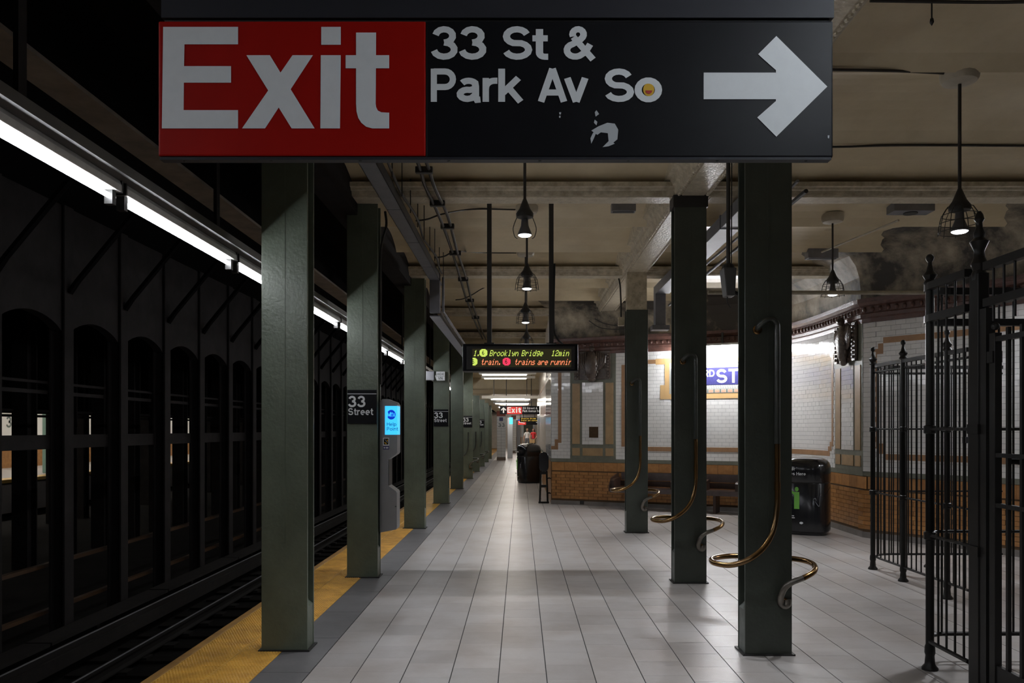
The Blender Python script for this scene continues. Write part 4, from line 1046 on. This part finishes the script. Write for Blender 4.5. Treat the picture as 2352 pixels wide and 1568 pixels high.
tag(mk('leaning_bar', MB().box(-.012, .012, -.02, .02, 0, 1.62).box(-.05,.02,-.02,.02,1.60,1.64), M_galv, None, (3.1, 5.35, 0), rot=(0, math.radians(-2.5), 0)), 'pale flat steel stop bar behind the gate post', 'bar')
t = thing('handrail', 'slim steel handrail beyond the gate', 'handrail', (4.6, 5.95, 0))
mk('rail_tube', MB().tube([(-.15,1.3,1.40),(.55,.1,1.25)], .016, 8), M_galv, t); mk('rail_leg', MB().tube([(-.15,1.3,0),(-.15,1.3,1.40)], .016, 8), M_galv, t); mk('rail_leg', MB().tube([(.55,.1,0),(.55,.1,1.25)], .016, 8), M_galv, t)

# ---- ceiling services
tr1 = thing('cable_tray', 'grey covered cable tray under the ceiling on the track side', 'tray')
ty = -2.0; n_ = 0
seg = data('tray_cover', MB().box(-.078, .078, -.735, .735, 4.00, 4.012), M_tray)
while ty < 12.3: link('tray_cover', seg, tr1, (-1.33, ty+.74, 0)); ty += 1.485
mk('tray_side', MB().box(-1.408, -1.402, -2, 12.5, 4.0, 4.11).box(-1.258, -1.252, -2, 12.5, 4.0, 4.11), M_cond, tr1)
mk('drop_cover', MB().box(-1.408, -1.252, 12.36, 12.5, 3.50, 4.10), M_tray, tr1)
mk('drop_pipe', MB().tube([(-1.20,12.4,4.05),(-1.20,12.4,3.52),(-1.16,12.9,3.46),(-1.16,17,3.46)], .02, 8), M_galv, tr1)
mk('tray_cover', MB().box(-1.41, -1.25, 12.4, 21.5, 3.44, 3.455), M_tray, tr1); mk('tray_side', MB().box(-1.25, -1.245, 12.5, 21.5, 3.44, 3.54), M_cond, tr1)
rod = data('hanger_rod', MB().tube([(0,0,4.05),(0,0,4.50)], .006, 5), M_dark)
for i in range(12): link('hanger_rod', rod, tr1, (-1.20, 5.6+.62*i, 0))
mk('tray_cable', MB().tube(smooth_path([(-1.20+.02*math.sin(i*1.7), 4+.6*i, 4.10+.015*math.sin(i*2.3)) for i in range(15)], 4), .014, 6), M_cond, tr1)
cd1 = thing('conduit_pair', 'pair of dark strapped conduits winding along the ceiling', 'conduit')
cpts = [(-.93,-2),( -.93,4.0),(-.93,7.4),(-.945,8.24),(-.90,9.5),(-.93,11.3),(-.96,13.3),(-.99,15.5),(-1.02,19),(-1.02,22.3)]
for dx_, ph in ((-.045, 0), (.045, 2)):
    mk('conduit', MB().tube(smooth_path([(x+dx_*(1+.25*math.sin(i*2+ph)), y, 4.205+.01*math.sin(i*3+ph)) for i, (x, y) in enumerate(cpts)], 8), .019, 8), M_cond, cd1, smooth=True)
for y, x in ((7.75,-.935),(8.9,-.925),(9.9,-.905),(11.4,-.93),(13.4,-.96),(15.6,-.99),(18,-1.01)):
    mk('strap', MB().box(x-.085, x+.085, y-.03, y+.03, 4.175, 4.24), M_dark, cd1, bevel=.01)
for y0_, y1_, x1_ in ((9.3, 9.98, -.06), (11.3, 12.55, -.06), (15.0, 15.1, -.04)):
    (mk('branch_cable', MB().tube(smooth_path([(-1.22, y0_, 4.12),(-1.08, y0_, 4.14),(-.92, y0_+.15, 4.24),(-.6, y1_, zc(y1_)-.03),(x1_, y1_, zc(y1_)-.035)], 6), .010, 6), M_cond, cd1))
# cables across the right ceiling
for y, z, lb_ in ((5.85, 4.32, 'black ceiling cable leading to the big lamp canopy'), (7.4, 4.318, 'black ceiling cable along the plaster ridge at the right'), (4.78, 4.26, 'black cable under the nearest right ceiling beam')):
    tag(mk('ceiling_cable', MB().tube(smooth_path([(2.1,y,z),(2.9,y+.01,z-.004),(3.6,y-.01,z+.004),(5.2,y,z),(8.0,y,z)], 4) if y != 5.85 else smooth_path([(2.1,5.85,4.33),(2.7,5.87,4.33),(3.2,5.98,4.36)], 5), .011, 6), M_cond), lb_, 'cable')
t = thing('ceiling_hook', 'small dark hook hanging from the ceiling cable at top right', 'hook', (2.48, 4.80, 4.15))
mk('hook_shank', MB().tube([(0,0,.12),(0,0,.0)], .005, 6), M_dark, t); mk('hook_weight', MB().lathe([(.002,-.03),(.013,-.01),(.01,.01),(.003,.02)], 8), M_dark, t)
# pipe before the far right lamp
tag(mk('cream_pipe', MB().tube([(2.25,9.55,3.325),(4.85,9.55,3.325)], .024, 10), M_pipe, smooth=True), 'cream painted horizontal pipe crossing behind the nearest right column', 'pipe')
# fixture boxes
def cbox(label, x, y, w_, l_, h_, round_=False):
    z = zc(y)
    t = thing('ceiling_box', label, 'box', (x, y, z))
    mk('case', MB().box(-w_/2, w_/2, -l_/2, l_/2, -h_, .05), M_galv, t, bevel=.006)
    if round_: mk('round_cover', MB().lathe([(.085,-h_-.012),(.085,-h_+.01)], 20), M_dark, t)
    else: mk('face_plate', MB().box(-w_/2+.02, w_/2-.02, -l_/2+.03, l_/2-.03, -h_-.006, -h_), M_dark, t)
cbox('grey emergency light box on the ceiling left of the inner beam', 1.28, 9.9, .30, .12, .10)
cbox('grey ceiling box with round cover above the litter bin bay', 4.85, 9.9, .50, .22, .11, True)
cbox('grey ceiling box farther back, left end of the diagonal conduit', 4.5, 11.9, .45, .16, .10)
tag(mk('diagonal_conduit', MB().tube([(4.45,11.75,4.30),(4.75,10.0,4.31)], .014, 8), M_pipe, smooth=True), 'thin cream conduit running diagonally between two ceiling boxes', 'conduit')
# ducts beside the inner beam
du = thing('air_duct', 'blue-grey steel duct beside the inner ceiling beam', 'duct')
mk('duct_run', MB().box(2.36, 2.60, 7.8, 13.9, 4.05, 4.20), M_tray, du, bevel=.006)
mk('duct_drop', MB().box(2.36, 2.54, 13.9, 14.1, 3.50, 4.20), M_tray, du, bevel=.006)
mk('duct_foot', MB().box(2.30, 2.60, 13.85, 14.1, 3.42, 3.50), M_galv, du)
for y in (7.9, 9.4, 11.6): mk('flange', MB().box(2.35, 2.61, y-.02, y+.02, 4.04, 4.21), M_galv, du)
tag(mk('duct_cable', MB().tube(smooth_path([(2.72,7.8,4.12),(2.72,8.4,4.10),(2.70,9.3,4.06),(2.74,10.2,4.1),(2.72,13,4.12)], 6), .016, 8), M_galv, smooth=True), 'bright cable pipe running beside the blue-grey duct', 'pipe')
tag(mk('duct_pipe', MB().tube([(2.80,7.8,4.02),(2.80,15,4.02)], .022, 8), M_cond, smooth=True), 'dark pipe running right of the blue-grey duct', 'pipe')
t = thing('column_conduit', 'conduit loop with a box beside the farthest brass-railed column', 'conduit', (1.72, 13.3, 0))
mk('conduit', MB().tube(smooth_path([(-.30,.25,4.40),(-.12,.25,4.36),(-.04,.2,4.2),(-.03,.1,3.9),(-.03,.05,3.55)], 6), .014, 8), M_dark, t); mk('box', MB().box(-.08, .02, 0, .1, 3.42, 3.56), M_mould, t)
# hanging device on a pole
t = thing('hanging_speaker', 'dark tapered device on a ceiling pole beside the nearest column', 'speaker', (1.645, 6.3, 0))
mk('pole', MB().tube([(0,0,2.95),(0,0,4.5)], .016, 8), M_cond, t)
mk('case', MB().add([(-.03,-.06,2.735),(.04,-.06,2.735),(.04,.06,2.735),(-.03,.06,2.735),(-.055,-.07,2.955),(.05,-.07,2.955),(.05,.07,2.955),(-.055,.07,2.955)], [(0,3,2,1),(4,5,6,7),(0,1,5,4),(1,2,6,5),(2,3,7,6),(3,0,4,7)]), mat('device_grey', (.10, .095, .095), .4, var=.2), t, bevel=.01)
mk('cap', MB().lathe([(.055,2.95),(.045,2.985),(.018,3.0)], 12), M_dark, t); mk('side_arm', MB().tube([(.04,0,2.77),(.085,0,2.755)], .018, 8), M_dark, t)
mk('cord', MB().tube(smooth_path([(-.005,0,2.74),(-.008,0,2.70),(.01,0,2.66),(.02,0,2.65)], 5), .005, 6), M_dark, t)
mk('side_cable', MB().tube([(.035,.02,4.45),(.03,.02,3.0)], .005, 5), M_dark, t)
# loose wires by the farthest inner column
tag(mk('loose_wires', MB().tube(smooth_path([(1.25,14.5,3.66),(1.45,14.4,3.52),(1.75,14.3,3.48),(1.95,14.3,3.50)], 6), .008, 5).tube(smooth_path([(1.35,14.4,3.68),(1.52,14.3,3.58),(1.75,14.2,3.53),(1.95,14.2,3.54)], 6), .008, 5), M_dark), 'two loose dark wires hooked left of the farthest brass-railed column', 'wire')
# conduit on the wall at the nearest track-side columns
tag(mk('column_cable', MB().tube(smooth_path([(-1.56,9.2,4.2),(-1.54,9.15,4.02),(-1.60,9.15,3.75),(-1.61,9.15,3.2),(-1.60,9.15,2.2)], 6), .014, 6), M_cond, smooth=True), 'dark cable dropping down beside the second track-side column', 'cable')

# ---- far passage: lights, sign, columns, people
pf = data('diffuser', MB().box(-.85, .75, -.05, .05, -.03, 0), M_ftube); pf4 = data('diffuser', MB().box(-.85, .75, -.05, .05, -.03, 0), M_ftube4); pf2 = data('diffuser', MB().box(-.85, .55, -.05, .05, -.03, 0), M_ftube3); ph_ = data('housing', MB().box(-.95, .85, -.12, .12, 0, .07), M_housing)
for i, (y, z) in enumerate(((23.6, 3.44), (25.2, 3.42), (26.8, 3.40), (33.0, 2.93), (38.5, 2.93), (45, 2.93), (51.5, 2.93), (58, 2.93), (64, 2.93))):
    t = thing('passage_light', ('nearest', 'second', 'third', 'fourth', 'fifth', 'sixth', 'seventh', 'eighth', 'farthest')[i]+' crosswise strip light down the far passage', 'light', (-.35, y, z), 0, 'higher passage strip lights' if i < 3 else 'lower passage strip lights')
    link('housing', ph_, t); link('diffuser', pf2 if i < 3 else (pf if y < 40 else pf4), t)
t = thing('light_beam', 'pale crosswise beam fitting hung on rods above the far Exit sign', 'light', (-.35, 28.0, 0))
mk('beam', MB().box(-1.0, 1.04, -.12, .12, 2.76, 2.86), mat('beam_white', (.62, .60, .56), .5), t)
for x in (-.58, .58): mk('rod', MB().tube([(x,0,2.86),(x,0,3.62)], .012, 6), M_dark, t)
mk('diffuser', MB().box(-.6, .5, -.06, .06, 2.735, 2.76), M_ftube3, t)
FY = 28.6; k3 = FY/1830
f = thing('exit_sign', 'small far Exit sign with an upward arrow in the passage', 'sign', (0, FY, 0))
X_ = lambda px: (px-1195)*k3
Z_ = lambda py: 1.69+(985-py)*k3
mk('panel', MB().box(X_(1148), .69, 0, .06, Z_(951), Z_(932)), M_sblack, f)
mk('red_panel', MB().box(X_(1164.5), X_(1199), -.004, 0, Z_(950.5), Z_(934)), mat('far_red', (.75, .03, .025), .5), f)
m = MB(); text(m, 'E', X_(1165.5), Z_(947.5), 12.5*k3, -.006, .2, .98); text(m, 'x', X_(1175), Z_(947.5), 12.5*k3, -.006, .2, 1.0, 0); text(m, 'i', X_(1185), Z_(947.5), 12.5*k3, -.006, .24); text(m, 't', X_(1190), Z_(947.5), 12.5*k3, -.006, .24, 1.3)
m.quad((X_(1155),-.006,Z_(948)),(X_(1158),-.006,Z_(948)),(X_(1158),-.006,Z_(939)),(X_(1155),-.006,Z_(939))); m.add([(X_(1150),-.006,Z_(941)),(X_(1152),-.006,Z_(942.5)),(X_(1156.5),-.006,Z_(938.5)),(X_(1161),-.006,Z_(942.5)),(X_(1163),-.006,Z_(941)),(X_(1156.5),-.006,Z_(935))], [(0,1,2,5),(2,3,4,5)])
text(m, '33 Street &', X_(1200.5), Z_(939.5), 5*k3, -.006, .18, .95); text(m, 'Park Avenue South', X_(1200.5), Z_(946), 5*k3, -.006, .18, .8)
mk('lettering', m, M_letter, f)
for x in (-.5, .4): mk('hanger', MB().tube([(x,.03,Z_(932)),(x,.03,3.62)], .014, 6), M_dark, f)
# white tiled far columns
def tcol(x0, x1, y0, y1, label, txt=True):
    t = thing('tiled_column', label, 'column', ((x0+x1)/2, y0, 0)); h = (x1-x0)/2
    mk('core', MB().box(-h, h, .004, y1-y0, 0, 2.64), M_wgrout, t)
    for r in range(15):
        for c in range(2):
            o = 0 if r % 2 else h*.5
            a, b = (-h, 0) if c == 0 else (0, h)
            mk('tile', MB().box(a+.004, b-.004, 0, .02, .17+.155*r, .32+.155*r), M_white, t) if False else None
    tm = data('tile', MB().box(-h/2+.005, h/2-.005, -.004, .01, -.073, .073), M_white)
    for r in range(15):
        for c in (-h/2, h/2): link('tile', tm, t, (c, 0, .25+.155*r))
    mk('side_face', MB().box(h-.002, h+.004, .0, y1-y0, .15, 2.5), M_white, t)
    mk('top_band', MB().box(-h-.01, h+.01, -.01, y1-y0+.01, 2.38, 2.66), mat('red_band', (.24, .055, .03), .5), t)
    mk('base_band', MB().box(-h-.01, h+.01, -.01, y1-y0, 0, .16), mat('brown_base', (.16, .11, .08), .5), t)
    if txt:
        m = MB(); text(m, '33', -.16, 1.80, .20, -.007, .2, 1.0, .25); mk('numerals', m, M_mdark, t)
        m = MB().box(-.10, .10, -.008, 0, 2.12, 2.32); mk('route_square', m, mat('route_blue', (.06, .06, .14), .5), t)
tcol(-1.26, -.80, 43, 43.6, 'white tiled far column with numerals 33 and a red top band')
tcol(-.62, -.30, 56, 56.5, 'narrower white tiled column deeper in the passage', False)
for x, y, lb_ in ((-.74, 46.0, 'far help phone with a small cyan panel by the tiled column'), (-.28, 57.5, 'farthest help phone with a small blue panel')):
    t = thing('help_point', lb_, 'help phone', (x, y, 0)); mk('body', MB().box(0, .30, 0, .24, 0, 2.35), M_help, t, bevel=.02)
    mk('lit_panel', MB().box(.12, .304, -.004, .2, 1.98 if y < 50 else 2.0, 2.36), M_cyan if y < 50 else M_navy, t)
t = thing('countdown_display', 'tiny far train display glowing yellow in the passage', 'display', (0, 50, 0))
mk('case', MB().box(-.02, 1.15, 0, .2, 2.12, 2.42), M_sblack, t)
m = MB(); led_text(m, 'Brooklyn Bridge', .06, 2.31, .010, .011, -.006, 1.1, .35, 6.2); led_text(m, 'trains are runnin', .04, 2.19, .010, .011, -.006, 1.12, .35, 6); mk('screen_text', m, mat('led_far', (.95, .62, .10), .5, emit=1.2), t)
for x in (.2, .9): mk('hanger', MB().tube([(x,.1,2.42),(x,.1,3.02)], .02, 6), M_dark, t)
t = thing('direction_sign', 'tiny far red and black direction sign with an arrow', 'sign', (0, 53, 0))
mk('panel', MB().box(-.15, 1.5, 0, .06, 1.97, 2.24), M_sblack, t); mk('red_panel', MB().box(-.15, .38, -.005, 0, 1.97, 2.24), MATS['far_red'], t)
m = MB(); m.quad((-.08,-.008,2.12),(.3,-.008,2.06),(.3,-.008,2.10),(-.08,-.008,2.17)); m.quad((1.05,-.008,2.12),(1.25,-.008,2.12),(1.25,-.008,2.17),(1.05,-.008,2.17)); m.add([(1.22,-.008,2.05),(1.4,-.008,2.145),(1.22,-.008,2.24)], [(0,1,2)]); mk('marks', m, M_letter, t)
for x in (.0, 1.2): mk('hanger', MB().tube([(x,.03,2.2),(x,.03,3.02)], .02, 6), M_dark, t)
t = thing('framed_poster', 'white framed poster on the far end wall behind two people', 'poster', (.75, 69.9, 0))
mk('frame', MB().box(-.65, .55, -.04, .05, 1.0, 2.45), M_letter, t); mk('print', MB().box(-.45, .35, -.05, -.04, 1.2, 2.22), mat('poster_olive', (.10, .11, .075), .6, var=.3), t)
sp = thing('passage_stairs', 'far concrete stairs rising at the end of the passage', 'stairs', (1.35, 58, 0))
for i in range(14): mk('step', MB().box(0, 1.3, .3*i, .3*i+.3, 0, .17*(i+1)), mat('stair_concrete', (.33, .31, .28), .7), sp)
tag(mk('brick_panel', MB().box(-.95, .1, 69.85, 69.95, 0, 1.0), M_brick), 'orange brick base panel on the far end wall', 'panel')

# ---- two people at the far end
def skin_body(name, verts, edges, radii, root, zones, mats, parent):
    me = bpy.data.meshes.new(name); me.from_pydata(verts, edges, [])
    o = bpy.data.objects.new(name, me); COL.objects.link(o)
    md = o.modifiers.new('skin', 'SKIN'); md.use_smooth_shade = True
    for i, r in enumerate(radii):
        me.skin_vertices[0].data[i].radius = (r if not isinstance(r, tuple) else r[0], r if not isinstance(r, tuple) else r[1])
    me.skin_vertices[0].data[root].use_root = True
    o.modifiers.new('sub', 'SUBSURF').levels = 2
    dg = bpy.context.evaluated_depsgraph_get(); ev = o.evaluated_get(dg)
    nm = bpy.data.meshes.new_from_object(ev)
    bpy.data.objects.remove(o); bpy.data.meshes.remove(me)
    nm.materials.clear()
    for m in mats: nm.materials.append(m)
    for p in nm.polygons: p.material_index = zones(p.center); p.use_smooth = True
    b = link('body', nm, parent); b.name = 'body'; return b
def person(label, loc, rz, mats, zones, hair_long, hair_m, arms):
    t = thing('person', label, 'person', loc, rz)
    V = [(0,0,.96),(0,.0,1.12),(0,0,1.30),(0,-.01,1.42),(0,-.02,1.50),
         (.17,0,1.38),(-.17,0,1.38),
         (.09,0,.90),(.10,-.03,.50),(.10,.02,.09),(.10,-.13,.04),
         (-.09,0,.90),(-.10,-.01,.50),(-.11,.03,.09),(-.11,-.12,.04)]
    E = [(0,1),(1,2),(2,3),(3,4),(3,5),(3,6),(0,7),(7,8),(8,9),(9,10),(0,11),(11,12),(12,13),(13,14)]
    R = [(.14,.105),(.125,.095),(.15,.105),(.09,.08),(.05,.055),.062,.062,.092,.058,.042,.038,.092,.058,.042,.038]
    for sh, pts in ((5, arms[0]), (6, arms[1])):
        prev = sh
        for j, p in enumerate(pts): V.append(p); R.append((.048,.038,.032)[j]); E.append((prev, len(V)-1)); prev = len(V)-1
    b = skin_body('person_body', V, E, R, 0, zones, mats, t)
    hd = MB().ball((0,-.035,1.62), .075, .09, .115, 14, 10)
    hd.ball((0,-.125,1.61), .014, .022, .022, 6, 5); hd.ball((.076,-.03,1.615), .012, .02, .03, 6, 4); hd.ball((-.076,-.03,1.615), .012, .02, .03, 6, 4)
    h = mk('head', hd, M_skin, t, smooth=True)
    mk('eye', MB().ball((.03,-.115,1.64), .010), M_hair, h); mk('eye', MB().ball((-.03,-.115,1.64), .010), M_hair, h); mk('mouth', MB().box(-.025,.025,-.123,-.112,1.56,1.568), M_stickr, h)
    hr = MB().ball((0,-.01,1.655), .086, .095, .095, 14, 8)
    if hair_long: hr.ball((.02,.055,1.48), .095, .06, .20, 12, 8).ball((.09,.0,1.50), .035, .05, .16, 8, 6)
    mk('hair', hr, hair_m, t, smooth=True)
    for s, pts in zip((1, -1), arms):
        x, y, z = pts[-1]; hm = MB().ball((x, y-.02, z), .034, .05, .02, 8, 6)
        for q in range(4): hm.tube([(x+(q-1.5)*.017, y-.05, z),(x+(q-1.5)*.018, y-.09+.006*abs(q-1), z-.008),(x+(q-1.5)*.018, y-.115+.008*abs(q-1.5), z-.028)], [.009,.008,.006], 5)
        hm.tube([(x-s*.03, y-.02, z),(x-s*.05, y-.05, z-.005),(x-s*.052, y-.075, z-.01)], [.010,.009,.007], 5)
        mk('hand', hm, M_skin, t, smooth=True)
    return t
person('person in a white top and grey trousers at the far end', (.52, 60.0, 0), .15, [M_shirtw, M_jean, M_skin, M_sblack],
       lambda c: 3 if c.z < .075 else 1 if c.z < 1.0 and abs(c.x) < .2 else (2 if c.z > 1.47 or (abs(c.x) > .19 and c.z < 1.22) else 0), False, M_hair2,
       [[(.24,.0,1.14),(.22,-.16,.98),(.17,-.22,.95)], [(-.24,.02,1.12),(-.27,-.02,.88),(-.27,-.05,.80)]])
person('person in a red top with long dark hair holding a cardboard box', (.98, 59.4, 0), -.2, [M_shirtr, M_jeand, M_skin, M_sblack],
       lambda c: 3 if c.z < .075 else 1 if c.z < .98 and abs(c.x) < .19 and c.y > -.12 else (2 if c.z > 1.45 or abs(c.x) > .2 or c.y < -.14 else 0), True, M_hair,
       [[(.26,-.02,1.14),(.22,-.22,1.0),(.19,-.30,.98)], [(-.26,-.02,1.14),(-.22,-.22,1.0),(-.19,-.30,.98)]])
bx = thing('cardboard_box', 'tan cardboard box held by the person in red', 'box', (.98-.075, 58.94, .66), -.2)
mk('carton', MB().box(-.20, .20, -.12, .12, 0, .28), M_card, bx, bevel=.004); mk('tape', MB().box(-.02, .02, -.122, .122, .10, .282), M_brown, bx)
